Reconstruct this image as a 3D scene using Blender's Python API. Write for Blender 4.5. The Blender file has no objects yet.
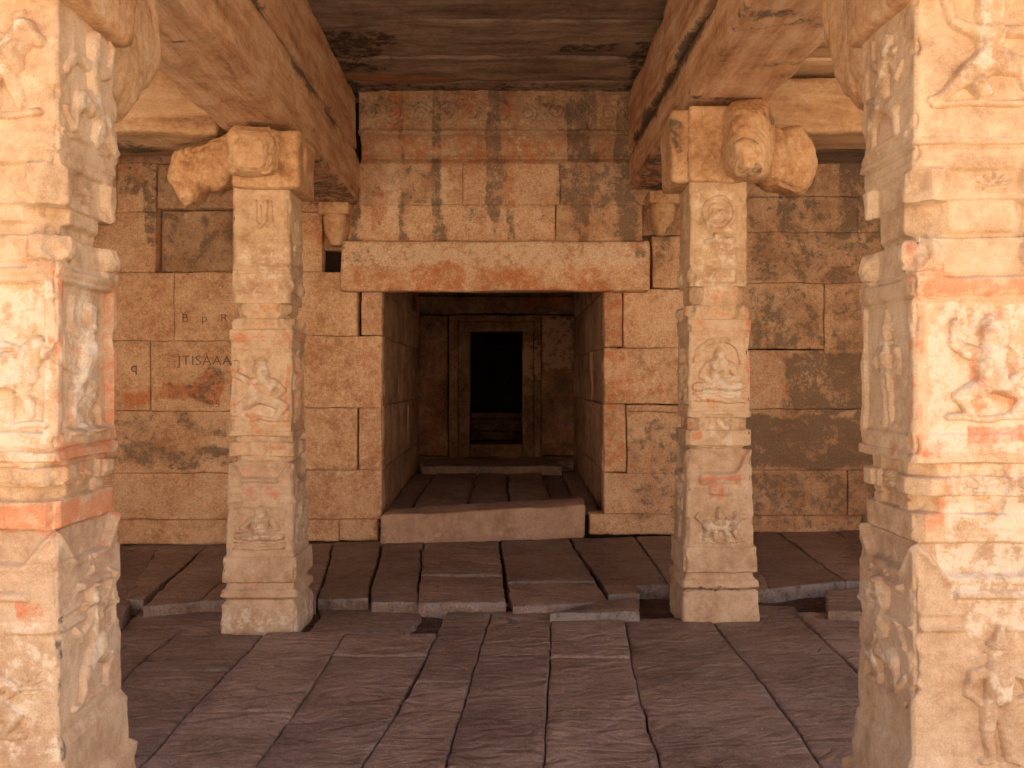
import bpy, math, random
import numpy as np

# ------------------------------------------------------------------ camera, sky, sun, exposure
SC = bpy.context.scene
COL = SC.collection
EYE = 1.5                      # camera height above the paving
F = 900.0                      # focal length in pixels of the 1024x768 frame
cam_d = bpy.data.cameras.new('camera')
cam_d.sensor_width = 36.0
cam_d.lens = F / 1024 * 36
cam_d.shift_x = -1 / 1024
cam_d.shift_y = -6 / 1024
cam_d.dof.use_dof = True
cam_d.dof.focus_distance = 7.0
cam_d.dof.aperture_fstop = 7.0
cam_d.clip_start = 0.05
cam = bpy.data.objects.new('camera', cam_d)
cam.location = (0, 0, EYE)
cam.rotation_euler = (math.pi / 2, 0, 0)
COL.objects.link(cam)
SC.camera = cam

world = bpy.data.worlds.new('sky')
SC.world = world
world.use_nodes = True
wn = world.node_tree
wn.nodes.clear()
sky = wn.nodes.new('ShaderNodeTexSky')
sky.sky_type = 'NISHITA'
sky.sun_disc = False
sky.sun_elevation = math.radians(50)
sky.sun_rotation = math.radians(100)
sky.air_density = 1.0
sky.dust_density = 3.0
bg = wn.nodes.new('ShaderNodeBackground')
bg.inputs['Strength'].default_value = 0.10
wo = wn.nodes.new('ShaderNodeOutputWorld')
wn.links.new(sky.outputs[0], bg.inputs['Color'])
wn.links.new(bg.outputs[0], wo.inputs['Surface'])

sun_d = bpy.data.lights.new('sun', 'SUN')
sun_d.energy = 8.8
sun_d.angle = math.radians(0.6)
sun_d.color = (1.0, 0.95, 0.87)
sun = bpy.data.objects.new('sun', sun_d)
sun.rotation_euler = (math.radians(-28), math.radians(4), 0)   # from beyond the temple: it only reaches the court and the added bounce wall opposite
sun.location = (0, -6, 9)
COL.objects.link(sun)

SC.view_settings.view_transform = 'Standard'
SC.view_settings.look = 'None'
SC.view_settings.gamma = 1.0
SC.view_settings.use_curve_mapping = False
SC.view_settings.exposure = 1.3
SC.cycles.max_bounces = 8
SC.cycles.diffuse_bounces = 6

# ------------------------------------------------------------------ numeric helpers
def P(px, py, Y):
    return np.array([(px - 513) * Y / F, Y, EYE + (378 - py) * Y / F])

def _hash(ix, iy, iz, seed):
    h = (ix.astype(np.int64) * 374761393 + iy.astype(np.int64) * 668265263 + iz.astype(np.int64) * 2147483647 + seed * 1274126177) & 0xffffffff
    h = ((h ^ (h >> 13)) * 1274126177) & 0xffffffff
    h = ((h ^ (h >> 16)) * 2246822519) & 0xffffffff
    h = h ^ (h >> 15)
    return (h & 0xffffff) / float(0xffffff) * 2 - 1

def vnoise(p, seed=0):
    f = np.floor(p)
    t = p - f
    t = t * t * t * (t * (t * 6 - 15) + 10)
    i = f.astype(np.int64)
    r = 0
    for dx in (0, 1):
        wx = t[:, 0] if dx else 1 - t[:, 0]
        for dy in (0, 1):
            wy = t[:, 1] if dy else 1 - t[:, 1]
            for dz in (0, 1):
                wz = t[:, 2] if dz else 1 - t[:, 2]
                r = r + wx * wy * wz * _hash(i[:, 0] + dx, i[:, 1] + dy, i[:, 2] + dz, seed)
    return r

def fbm(p, freq, octv=3, seed=0, gain=0.5):
    p = np.asarray(p) * np.asarray(freq)
    r, a, s = 0, 1.0, 0
    for k in range(octv):
        r = r + a * vnoise(p + k * 17.3, seed + k * 7)
        s += a
        a *= gain
        p = p * 2.03
    return r / s * 1.5

def sstep(a, b, x):
    t = np.clip((x - a) / (b - a + 1e-12), 0, 1)
    return t * t * (3 - 2 * t)

def boxmask(x, y, x0, x1, y0, y1, soft):
    return (sstep(x0 - soft, x0 + soft, x) * (1 - sstep(x1 - soft, x1 + soft, x)) *
            sstep(y0 - soft, y0 + soft, y) * (1 - sstep(y1 - soft, y1 + soft, y)))

# ------------------------------------------------------------------ object helpers
def mk(name, V, Q, mat, parent=None, paint=None, smooth=True, T=None):
    V = np.asarray(V, dtype=np.float64)
    if parent is not None:
        off = np.array(ORIG[parent.name])
        V = V - off
    me = bpy.data.meshes.new(name)
    Q = np.asarray(Q, dtype=np.int32)
    nq = len(Q)
    loops = Q.ravel()
    starts = np.arange(nq) * 4
    tot = np.full(nq, 4)
    if T is not None and len(T):
        T = np.asarray(T, dtype=np.int32)
        starts = np.concatenate([starts, len(loops) + np.arange(len(T)) * 3])
        tot = np.concatenate([tot, np.full(len(T), 3)])
        loops = np.concatenate([loops, T.ravel()])
    me.vertices.add(len(V))
    me.vertices.foreach_set('co', V.astype(np.float32).ravel())
    me.loops.add(len(loops))
    me.loops.foreach_set('vertex_index', loops.astype(np.int32))
    me.polygons.add(len(starts))
    me.polygons.foreach_set('loop_start', starts.astype(np.int32))
    me.polygons.foreach_set('loop_total', tot.astype(np.int32))
    me.update(calc_edges=True)
    me.validate()
    if smooth:
        me.polygons.foreach_set('use_smooth', np.ones(len(me.polygons), dtype=bool))
    if paint is None:
        paint = np.zeros((len(V), 4))
        paint[:, 3] = .5
    at = me.color_attributes.new('paint', 'FLOAT_COLOR', 'POINT')
    at.data.foreach_set('color', np.clip(paint, 0, 1).astype(np.float32).ravel())
    me.materials.append(mat)
    o = bpy.data.objects.new(name, me)
    COL.objects.link(o)
    if parent is not None:
        # origin of the part sits at its root so that its parent carries it
        o.parent = parent
        ORIG[o.name] = ORIG[parent.name]
    else:
        ORIG[o.name] = (0, 0, 0)
    return o

ORIG = {}

def empty(name, loc):
    o = bpy.data.objects.new(name, None)
    o.location = loc
    o.empty_display_size = .2
    COL.objects.link(o)
    ORIG[o.name] = tuple(loc)
    return o

def tag(o, label, cat, group=None, kind='thing'):
    o['label'] = label
    o['category'] = cat
    if group:
        o['group'] = group
    if kind:
        o['kind'] = kind
    return o

def struct(o):
    o['kind'] = 'structure'
    return o

class MB:
    """collects grids into one mesh"""
    def __init__(s):
        s.V, s.Q, s.C, s.n, s.T = [], [], [], 0, []
    def add(s, V, Q, C=None, T=None):
        s.V.append(V)
        s.Q.append(np.asarray(Q).reshape(-1, 4) + s.n)
        if T is not None:
            s.T.append(np.asarray(T) + s.n)
        if C is None:
            C = np.zeros((len(V), 4)); C[:, 3] = .5
        s.C.append(C)
        s.n += len(V)
    def build(s, name, mat, parent=None, paint=None, smooth=True):
        V = np.vstack(s.V); Q = np.vstack(s.Q); C = np.vstack(s.C)
        if paint is not None:
            R = paint(V)
            C[:, :3] = np.maximum(C[:, :3], R)
        T = np.vstack(s.T) if s.T else None
        return mk(name, V, Q, mat, parent, C, smooth, T)

def gridq(n, m):
    i = np.arange(n - 1)[:, None] * m + np.arange(m - 1)[None, :]
    i = i.ravel()
    return np.stack([i, i + m, i + m + 1, i + 1], 1)

def axis_pts(L, res, er, gap):
    n = max(2, int(round((L - 2 * gap - 2 * er) / res)))
    mid = np.linspace(gap + er, L - gap - er, n + 1)
    d = np.concatenate([[gap, gap, gap + er * .3], mid, [L - gap - er * .3, L - gap, L - gap]]) / L
    prof = np.concatenate([[2, 1, .35], np.zeros(n + 1), [.35, 1, 2]])
    return d, prof

def slab(mb, q, thick=.08, res=.03, er=.012, gap=.003, amp=.004, freq=7, rag=.005, seed=0, tone=.5, lift=0.0, chip=0.0):
    """a stone with a worked face q (four corners seen anticlockwise), ragged edges and a skirt going back into the masonry"""
    c0, c1, c2, c3 = [np.asarray(c, float) for c in q]
    e1 = c1 - c0; e2 = c3 - c0
    L1 = (np.linalg.norm(e1) + np.linalg.norm(c2 - c3)) / 2
    L2 = (np.linalg.norm(e2) + np.linalg.norm(c2 - c1)) / 2
    nrm = np.cross(c1 - c0, c3 - c0) + np.cross(c2 - c1, c3 - c2)
    nrm /= np.linalg.norm(nrm)
    t1 = e1 / np.linalg.norm(e1); t2 = np.cross(nrm, t1)
    S, ps = axis_pts(L1, res, min(er, L1 * .2), gap)
    Tt, pt = axis_pts(L2, res, min(er, L2 * .2), gap)
    s, t = np.meshgrid(S, Tt, indexing='ij')
    pr = np.maximum(ps[:, None], pt[None, :]).ravel()
    s = s.ravel()[:, None]; t = t.ravel()[:, None]
    V = c0 * (1 - s) * (1 - t) + c1 * s * (1 - t) + c2 * s * t + c3 * (1 - s) * t
    w1 = fbm(V, 5, 3, 11 ) ; w2 = fbm(V, 5, 3, 23)
    u1 = fbm(V, 22, 2, 31 + seed); u2 = fbm(V, 22, 2, 41 + seed)
    edge = np.exp(-np.minimum(np.minimum(s, 1 - s)[:, 0] * L1, np.minimum(t, 1 - t)[:, 0] * L2) / .05)
    W = (w1 * rag + u1 * rag * .45 * edge)[:, None] * t1 + (w2 * rag + u2 * rag * .45 * edge)[:, None] * t2
    h = amp * fbm(V, freq, 4, seed * 3 + 5) + lift
    if chip:
        h = h - chip * edge * np.clip(fbm(V, 14, 2, 77 + seed), 0, 1)
    dep = np.where(pr > 1.5, thick, pr * er)
    V2 = V + W + nrm * (h - dep)[:, None]
    C = np.zeros((len(V2), 4)); C[:, 3] = tone
    mb.add(V2, gridq(len(S), len(Tt)), C)

def rough_box(corners, res=.05, r=.02, amp=.006, freq=5, seed=0, tone=.5):
    """corners: 8 points, index = x + 2*y + 4*z"""
    c = np.asarray(corners, float).reshape(8, 3)
    L = np.array([np.linalg.norm(c[1] - c[0]), np.linalg.norm(c[2] - c[0]), np.linalg.norm(c[4] - c[0])])
    def pts(l):
        rr = min(r, l * .3)
        n = max(2, int((l - 2 * rr) / res))
        return np.concatenate([[0, rr * .35], np.linspace(rr, l - rr, n + 1), [l - rr * .35, l]])
    ax = [pts(l) for l in L]
    Vs, Qs, n = [], [], 0
    for a in range(3):
        b, d = [(1, 2), (2, 0), (0, 1)][a]
        for side in (0, 1):
            B, D = np.meshgrid(ax[b], ax[d], indexing='ij')
            p = np.zeros((B.size, 3))
            p[:, b] = B.ravel(); p[:, d] = D.ravel(); p[:, a] = side * L[a]
            q = gridq(len(ax[b]), len(ax[d]))
            if not side:
                q = q[:, ::-1]
            Vs.append(p); Qs.append(q + n); n += len(p)
    V = np.vstack(Vs); Q = np.vstack(Qs)
    key = np.round(V, 6)
    _, idx, inv = np.unique(key, axis=0, return_index=True, return_inverse=True)
    V = V[idx]; Q = inv.ravel()[Q]
    rr = np.minimum(r, L * .3)
    q = np.clip(V, rr, L - rr)
    d = V - q
    nn = np.linalg.norm(d / rr, axis=1)
    # pull the corners in onto the rounded edge
    nz = (np.abs(d) > 1e-9).sum(1)
    k = np.where(nz > 1, 1 / np.maximum(nn, 1), 1.0)
    V = q + d * k[:, None]
    u = V / L
    out = np.zeros_like(V)
    for k in range(8):
        w = np.ones(len(V))
        for a in range(3):
            w = w * (u[:, a] if (k >> a) & 1 else 1 - u[:, a])
        out += w[:, None] * c[k]
    D = np.stack([fbm(out, freq, 4, seed + 1), fbm(out, freq, 4, seed + 2), fbm(out, freq, 4, seed + 3)], 1) * amp
    C = np.zeros((len(V), 4)); C[:, 3] = tone
    return out + D, Q, C

def box8(x0, x1, y0, y1, z0, z1):
    return [(x, y, z) for z in (z0, z1) for y in (y0, y1) for x in (x0, x1)]

def loft(sections, side, up, n=32, steps=40, ex=3.2, amp=.004, seed=0, freq=9, tone=.5, ridge=0):
    """sections: (centre, half width along side, half height along up)"""
    side = np.array(side, float); up = np.array(up, float)
    pts = np.array([s[0] for s in sections], float)
    hw = np.array([s[1] for s in sections]); hh = np.array([s[2] for s in sections])
    k = np.linspace(0, len(sections) - 1, steps)
    i = np.minimum(k.astype(int), len(sections) - 2); f = k - i
    f = f * f * (3 - 2 * f) * .5 + f * .5
    cen = pts[i] * (1 - f)[:, None] + pts[i + 1] * f[:, None]
    w = hw[i] * (1 - f) + hw[i + 1] * f
    h = hh[i] * (1 - f) + hh[i + 1] * f
    a = np.linspace(0, 2 * np.pi, n, endpoint=False)
    cx = np.sign(np.cos(a)) * np.abs(np.cos(a)) ** (2 / ex)
    cz = np.sign(np.sin(a)) * np.abs(np.sin(a)) ** (2 / ex)
    V = cen[:, None, :] + (w[:, None] * cx)[..., None] * side + (h[:, None] * cz)[..., None] * up
    V = V.reshape(-1, 3)
    Q = []
    for r in range(steps - 1):
        for c in range(n):
            Q.append((r * n + c, r * n + (c + 1) % n, (r + 1) * n + (c + 1) % n, (r + 1) * n + c))
    V = np.vstack([V, cen[:1], cen[-1:]])
    T = []
    m = steps * n
    for c in range(n):
        T.append((m, (c + 1) % n, c))
        T.append((m + 1, (steps - 1) * n + c, (steps - 1) * n + (c + 1) % n))
    D = np.stack([fbm(V, freq, 3, seed + 1), fbm(V, freq, 3, seed + 2), fbm(V, freq, 3, seed + 3)], 1) * amp
    if ridge:
        # carved folds following the scroll
        cc = V.mean(0); f1 = fbm(V, 5, 2, seed + 31); ph = (V[:, 0] + V[:, 1]) * 34 + (V[:, 2]) * 26 * (1 if seed % 4 else -1) + f1 * 5
        k2 = np.linspace(0, 1, steps).repeat(n); k2 = np.concatenate([k2, [0, 1]])
        cvec = np.vstack([np.repeat(cen, n, 0), cen[:1], cen[-1:]])
        dr_ = V - cvec; dr_ /= (np.linalg.norm(dr_, axis=1)[:, None] + 1e-6)
        D = D + dr_ * (ridge * (np.abs(np.sin(ph)) ** .7 - .6) * sstep(.03, .2, 1 - k2))[:, None]
    C = np.zeros((len(V), 4)); C[:, 3] = tone
    return V + D, np.array(Q), C, np.array(T)

# ------------------------------------------------------------------ materials
def stone(name, cols, red=(.50, .10, .035), dark=(.075, .062, .052), pale=(.74, .66, .54), scale=3.0, bump=.35,
          streak=None, ripple=0.0, rough=.9, grain=.06, tonegain=.8, darkn=0.0, cracks=0.0, rednoise=0.0, gscale=230, fine=.35):
    m = bpy.data.materials.new(name)
    m.use_nodes = True
    nt = m.node_tree
    N, Lk = nt.nodes, nt.links
    N.clear()
    out = N.new('ShaderNodeOutputMaterial')
    bs = N.new('ShaderNodeBsdfPrincipled')
    bs.inputs['Roughness'].default_value = rough
    bs.inputs['Specular IOR Level'].default_value = .2
    Lk.new(bs.outputs[0], out.inputs[0])
    tc = N.new('ShaderNodeTexCoord')
    co = tc.outputs['Object']
    att = N.new('ShaderNodeAttribute'); att.attribute_name = 'paint'
    sep = N.new('ShaderNodeSeparateColor'); Lk.new(att.outputs['Color'], sep.inputs[0])
    def noise(s, det=5, rgh=.6, vec=co, dist=0):
        n = N.new('ShaderNodeTexNoise')
        n.inputs['Scale'].default_value = s; n.inputs['Detail'].default_value = det
        n.inputs['Roughness'].default_value = rgh; n.inputs['Distortion'].default_value = dist
        Lk.new(vec, n.inputs['Vector'])
        return n.outputs['Fac']
    def math_(op, a, b=None, clamp=False):
        n = N.new('ShaderNodeMath'); n.operation = op; n.use_clamp = clamp
        for k, v in enumerate((a, b)):
            if v is None: continue
            if isinstance(v, (int, float)): n.inputs[k].default_value = v
            else: Lk.new(v, n.inputs[k])
        return n.outputs[0]
    def ss(v, a, b):
        n = N.new('ShaderNodeMapRange'); n.interpolation_type = 'SMOOTHSTEP'
        n.inputs['From Min'].default_value = a; n.inputs['From Max'].default_value = b
        Lk.new(v, n.inputs['Value'])
        return n.outputs[0]
    def mix(f, a, b, mode='MIX'):
        n = N.new('ShaderNodeMix'); n.data_type = 'RGBA'; n.blend_type = mode
        if isinstance(f, (int, float)): n.inputs[0].default_value = f
        else: Lk.new(f, n.inputs[0])
        for k, v in ((6, a), (7, b)):
            if isinstance(v, tuple): n.inputs[k].default_value = (*v, 1) if len(v) == 3 else v
            else: Lk.new(v, n.inputs[k])
        return n.outputs[2]
    n1 = noise(scale, 6, .62)
    n2 = noise(scale * 5, 7, .68)
    n3 = noise(gscale, 2, .8)
    n4 = noise(scale * 1.7, 5, .6, dist=.6)
    ramp = N.new('ShaderNodeValToRGB')
    cr = ramp.color_ramp
    while len(cr.elements) < len(cols): cr.elements.new(.5)
    for e, (p, c) in zip(cr.elements, cols):
        e.position = .5 + (p - .5) * .62; e.color = (*c, 1)
    n5 = noise(38, 5, .72)
    src = math_('ADD', math_('ADD', math_('MULTIPLY', n1, .6), math_('MULTIPLY', n2, .4)), math_('MULTIPLY', math_('SUBTRACT', n5, .5), fine))
    if streak:
        mp = N.new('ShaderNodeMapping'); mp.inputs['Scale'].default_value = streak
        Lk.new(co, mp.inputs['Vector'])
        st = noise(1.0, 7, .65, mp.outputs[0], dist=.3)
        src = math_('ADD', math_('MULTIPLY', src, .45), math_('MULTIPLY', st, .55))
    Lk.new(src, ramp.inputs[0])
    col = ramp.outputs[0]
    # stone to stone tone
    tone = math_('ADD', 1 - tonegain * .5, math_('MULTIPLY', att.outputs['Alpha'], tonegain))
    cc = N.new('ShaderNodeCombineColor')
    for k in range(3): Lk.new(tone, cc.inputs[k])
    col = mix(1.0, col, cc.outputs[0], 'MULTIPLY')
    # pale patches, pigment, lichen, soot and some painted light and shade: masks from the mesh, edges broken by noise
    pm = ss(math_('ADD', sep.outputs[2], math_('MULTIPLY', math_('SUBTRACT', n2, .5), 1.5)), .42, .62)
    col = mix(math_('MULTIPLY', pm, .75), col, pale)
    nr = math_('MULTIPLY', math_('SUBTRACT', noise(scale * 3.3, 7, .72), .5), 2.8)
    radd = math_('ADD', sep.outputs[0], nr)
    if rednoise:
        radd = math_('ADD', radd, rednoise)
    rm = ss(radd, .42, 1.0)
    col = mix(math_('MULTIPLY', rm, math_('ADD', .45, math_('MULTIPLY', ss(n5, .35, .65), .38))), col, red)
    dadd = math_('ADD', math_('ADD', sep.outputs[1], darkn), math_('MULTIPLY', math_('SUBTRACT', n4, .5), 1.0))
    dadd = math_('ADD', dadd, math_('MULTIPLY', math_('SUBTRACT', n2, .5), 1.2))
    dadd = math_('ADD', dadd, math_('MULTIPLY', math_('SUBTRACT', n5, .5), .8))
    dm = ss(dadd, .40, .70)
    col = mix(math_('MULTIPLY', dm, .82), col, dark)
    # mineral grain
    g = math_('ADD', 1 - grain * 2.5, math_('MULTIPLY', ss(n3, .3, .7), grain * 5))
    cg = N.new('ShaderNodeCombineColor')
    for k in range(3): Lk.new(g, cg.inputs[k])
    col = mix(1.0, col, cg.outputs[0], 'MULTIPLY')
    Lk.new(col, bs.inputs['Base Color'])
    # relief of the surface
    hgt = math_('ADD', math_('MULTIPLY', n2, .55), math_('MULTIPLY', n3, .03))
    hgt = math_('ADD', hgt, math_('MULTIPLY', n5, .22))
    if streak:
        hgt = math_('ADD', hgt, math_('MULTIPLY', st, 1.2))
    if ripple:
        mp2 = N.new('ShaderNodeMapping'); mp2.inputs['Scale'].default_value = (4.5, 9, 5)
        Lk.new(co, mp2.inputs['Vector'])
        rp = noise(1.0, 5, .55, mp2.outputs[0], dist=1.2)
        hgt = math_('ADD', hgt, math_('MULTIPLY', rp, ripple))
    bp = N.new('ShaderNodeBump')
    bp.inputs['Strength'].default_value = bump
    bp.inputs['Distance'].default_value = .03
    Lk.new(hgt, bp.inputs['Height'])
    Lk.new(bp.outputs[0], bs.inputs['Normal'])
    return m

M_pillar = stone('carved_granite', [(.25, (.42, .265, .155)), (.42, (.56, .39, .245)), (.55, (.66, .495, .33)), (.72, (.71, .57, .41))], red=(.64, .20, .08), tonegain=.3, bump=.45, scale=3.5, fine=.22, gscale=260)
M_wall = stone('wall_granite', [(.28, (.44, .255, .145)), (.44, (.60, .38, .235)), (.56, (.68, .465, .30)), (.72, (.74, .56, .39))], red=(.56, .17, .055), dark=(.185, .135, .098), pale=(.76, .61, .45), bump=.45, gscale=95, grain=.09, fine=.5)
M_beam = stone('beam_granite', [(.28, (.28, .145, .078)), (.42, (.52, .295, .16)), (.55, (.65, .41, .25)), (.70, (.72, .54, .38))], red=(.42, .12, .04), pale=(.56, .47, .40), streak=(11, 1.5, 11), bump=.8)
M_cross = stone('cross_beam_granite', [(.28, (.24, .14, .08)), (.42, (.44, .27, .15)), (.55, (.55, .37, .22)), (.70, (.60, .45, .31))], streak=(1.6, 9, 9), bump=.5)
M_ceil = stone('sooty_ceiling_stone', [(.28, (.11, .078, .060)), (.45, (.205, .150, .118)), (.6, (.31, .235, .185)), (.75, (.40, .31, .25))], red=(.42, .16, .06), dark=(.018, .013, .011), streak=(1.5, 8, 8), bump=.5, darkn=-.05)
M_floor = stone('worn_paving_stone', [(.28, (.16, .115, .096)), (.45, (.23, .167, .142)), (.6, (.285, .213, .184)), (.75, (.345, .268, .238))], pale=(.27, .25, .255), ripple=2.8, bump=.75, rough=.5, scale=2.2, grain=.09, tonegain=.9, gscale=110, fine=.5)
M_dirt = stone('packed_dirt', [(.3, (.05, .034, .03)), (.6, (.13, .09, .075)), (.75, (.2, .14, .12))], bump=.9, scale=12)
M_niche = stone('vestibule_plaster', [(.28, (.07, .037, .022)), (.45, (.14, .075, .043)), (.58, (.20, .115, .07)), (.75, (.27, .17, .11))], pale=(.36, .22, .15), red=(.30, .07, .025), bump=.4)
M_niche_side = stone('vestibule_side_stone', [(.28, (.25, .145, .09)), (.45, (.40, .24, .15)), (.58, (.50, .32, .21)), (.75, (.58, .41, .285))], pale=(.52, .38, .27), red=(.42, .13, .05), bump=.5)
M_pillar_low = stone('granite_cool_lit', [(.25, (.40, .262, .170)), (.42, (.51, .355, .235)), (.55, (.59, .44, .305)), (.72, (.66, .52, .385))], red=(.60, .19, .10), tonegain=.3, bump=.5, scale=4.0, fine=.22, gscale=260)  # greyer copy for lower parts: cooler, dimmer light put into the colour
M_gap = stone('joint_shadow_earth', [(.3, (.02, .013, .01)), (.7, (.05, .03, .022))], bump=.6)
M_court = stone('sunlit_court_earth', [(.3, (.52, .38, .25)), (.5, (.60, .45, .31)), (.7, (.66, .51, .36))], bump=.3, scale=1.0)
M_ink = bpy.data.materials.new('scratched_grey')
M_ink.use_nodes = True
_n = M_ink.node_tree.nodes.new('ShaderNodeTexNoise'); _n.inputs['Scale'].default_value = 40
_r = M_ink.node_tree.nodes.new('ShaderNodeValToRGB')
_r.color_ramp.elements[0].position = .35; _r.color_ramp.elements[0].color = (.14, .10, .075, 1)
_r.color_ramp.elements[1].position = .65; _r.color_ramp.elements[1].color = (.34, .20, .11, 1)
M_ink.node_tree.links.new(_n.outputs['Fac'], _r.inputs[0])
M_ink.node_tree.links.new(_r.outputs[0], M_ink.node_tree.nodes['Principled BSDF'].inputs['Base Color'])
M_ink.node_tree.nodes['Principled BSDF'].inputs['Roughness'].default_value = .95

rng = random.Random(4)
# ------------------------------------------------------------------ court outside
mb = MB()
xs = np.linspace(-14, 14, 29); ys = np.linspace(-9, 12, 19)
X, Yg = np.meshgrid(xs, ys, indexing='ij')
Vg = np.stack([X.ravel(), Yg.ravel(), np.full(X.size, -.24)], 1)
Vg[:, 2] += .03 * fbm(Vg, .6, 3, 3)
mb.add(Vg, gridq(29, 19))
o = mb.build('ground', M_court); struct(o)
mb = MB()  # unseen wall added behind the camera to bounce sun into the hall
for i in range(7):
    x = -14 + (i % 2) * .8
    while x < 14:
        x1 = min(14, x + rng.uniform(1.3, 2.2))
        slab(mb, [(x1, -9, -.2 + i * .95), (x, -9, -.2 + i * .95), (x, -9, .75 + i * .95), (x1, -9, .75 + i * .95)], .2, .5, .02, .004, .01, 3, .01, i * 31 + int(x * 7) % 17, .5)
        x = x1
o = mb.build('wall_bounce_added', M_court); struct(o)

# ------------------------------------------------------------------ floor
def FL(px, py, a):
    """point of the paving seen at pixel (px, py); a = height of that part of the floor below the eye"""
    Y = a * F / ((py - 378) + .02 * (px - 513))
    x = (px - 513) * Y / F
    return np.array([x, Y, EYE - a + .02 * x])

def pave(mb, pts, a, seed, tone, er=.009, lift=0, thick=.10, gap=.0035, rag=.007, res=.03, amp=.005):
    q = [FL(x, y, a) for x, y in pts]     # near-left, near-right, far-right, far-left
    slab(mb, q, thick, res, er, gap, amp, 4, rag, seed, tone, lift, chip=.006)

mb = MB()
A0 = 1.495
near = [
 # x on the far edge and near edge of each stone
 [(143, 768), (-40, 768), (84, 690), (190, 690)],
]
J = {  # long joints, as polylines from the far edge to the near edge
 'Z': [(-60, 612), (-160, 700), (-420, 860)],
 'Y': [(80, 612), (-20, 700), (-180, 860)],
 'A0': [(176, 634), (132, 668), (-40, 860)],
 'A': [(268, 630), (206, 694), (55, 860)],
 'B': [(349, 630), (292, 716), (190, 860)],
 'C': [(446, 612), (416, 682), (300, 860)],
 'D': [(492, 611), (470, 682), (418, 860)],
 'E': [(552, 611), (548, 690), (538, 860)],
 'F': [(624, 613), (637, 690), (690, 860)],
 'G': [(706, 613), (772, 694), (890, 860)],
 'H': [(796, 613), (868, 680), (1060, 860)],
 'I': [(900, 613), (990, 690), (1200, 860)],
 'K': [(1040, 613), (1150, 700), (1420, 860)],
}
def jx(k, y):
    p = J[k]
    ys_ = [q[1] for q in p]; xs_ = [q[0] for q in p]
    if y < ys_[0]:
        return xs_[0] + (xs_[1] - xs_[0]) * (y - ys_[0]) / (ys_[1] - ys_[0])
    return float(np.interp(y, ys_, xs_))
colsJ = [('Z', 'Y', [626, 690, 790, 900]), ('Y', 'A0', [628, 668, 760, 900]), ('A0', 'A', [634, 670, 711, 768, 900]),
         ('A', 'B', [631, 711, 830, 900]), ('B', 'C', [634, 655, 722, 800, 900]), ('C', 'D', [612, 682, 800, 900]),
         ('D', 'E', [611, 655, 770, 900]), ('E', 'F', [613, 657, 717, 800, 900]), ('F', 'G', [617, 682, 790, 900]),
         ('G', 'H', [616, 699, 780, 900]), ('H', 'I', [612, 638, 700, 800, 900]), ('I', 'K', [612, 660, 740, 900])]
sd = 1
for l, r, ys_ in colsJ:
    for y0, y1 in zip(ys_[:-1], ys_[1:]):
        q = [(jx(l, y1), y1), (jx(r, y1), y1), (jx(r, y0), y0), (jx(l, y0), y0)]
        pave(mb, q, A0, sd, .3 + .4 * rng.random(), lift=rng.uniform(-.006, .005)); sd += 1
# long joint strips towards the court, below the frame
for k in range(9):
    x0 = -5.4 + k * 1.2
    slab(mb, [(x0, 1.3, .0), (x0 + 1.2, 1.3, .0), (x0 + 1.2, 2.55, 0), (x0, 2.55, 0)], .1, .15, seed=sd, tone=rng.random(), lift=-.005); sd += 1
# strip of broken stones between the two levels
strip = [[(-80, 626), (70, 628), (90, 600), (-60, 600)], [(118, 630), (232, 634), (236, 602), (143, 606)], [(306, 630), (408, 632), (424, 600), (330, 598)],
         [(414, 612), (446, 612), (512, 601), (428, 601)]]
for q in strip:
    pave(mb, q, 1.50, sd, .35 + .3 * rng.random(), lift=-.015, rag=.03); sd += 1
for q in [[(745, 612), (800, 612), (795, 603), (745, 600)]]:
    pave(mb, q, 1.51, sd, .3, lift=-.02, rag=.03); sd += 1
# raised paving in front of the back wall
A1 = 1.443
back = [[(-120, 640), (-30, 625), (60, 540), (-20, 540)], [(60, 606), (118, 626), (130, 604), (123, 572)], [(-30, 612), (60, 606), (123, 572), (60, 543)],
        [(60, 606), (128, 605), (157, 549), (90, 546)], [(143, 607), (200, 601), (262, 545), (207, 545)], [(124, 600), (143, 600), (207, 545), (157, 549)],
        [(200, 601), (316, 600), (333, 543), (262, 545)], [(318, 599), (367, 599), (382, 541), (335, 542)],
        [(369, 601), (416, 602), (423, 541), (384, 541)], [(416, 603), (506, 602), (503, 576), (421, 576)], [(421, 574), (503, 574), (498, 540), (424, 541)],
        [(512, 606), (610, 601), (596, 582), (508, 583)], [(508, 581), (595, 580), (568, 538), (500, 540)],
        [(549, 613), (640, 612), (637, 597), (600, 601)], [(608, 594), (640, 594), (636, 583), (604, 584)],
        [(603, 584), (669, 584), (634, 536), (570, 538)], [(670, 586), (722, 588), (690, 535), (636, 536)], [(724, 588), (770, 588), (740, 533), (692, 534)],
        [(768, 588), (846, 581), (776, 531), (742, 533)], [(846, 581), (900, 580), (835, 530), (778, 531)],
        [(828, 612), (900, 614), (905, 586), (825, 590)], [(900, 612), (1010, 618), (930, 530), (838, 530)], [(1010, 618), (1150, 618), (1040, 530), (932, 530)]]
for q in back:
    pave(mb, q, A1, sd, .3 + .45 * rng.random(), lift=rng.uniform(-.006, .004), rag=.012, er=.008); sd += 1
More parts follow.
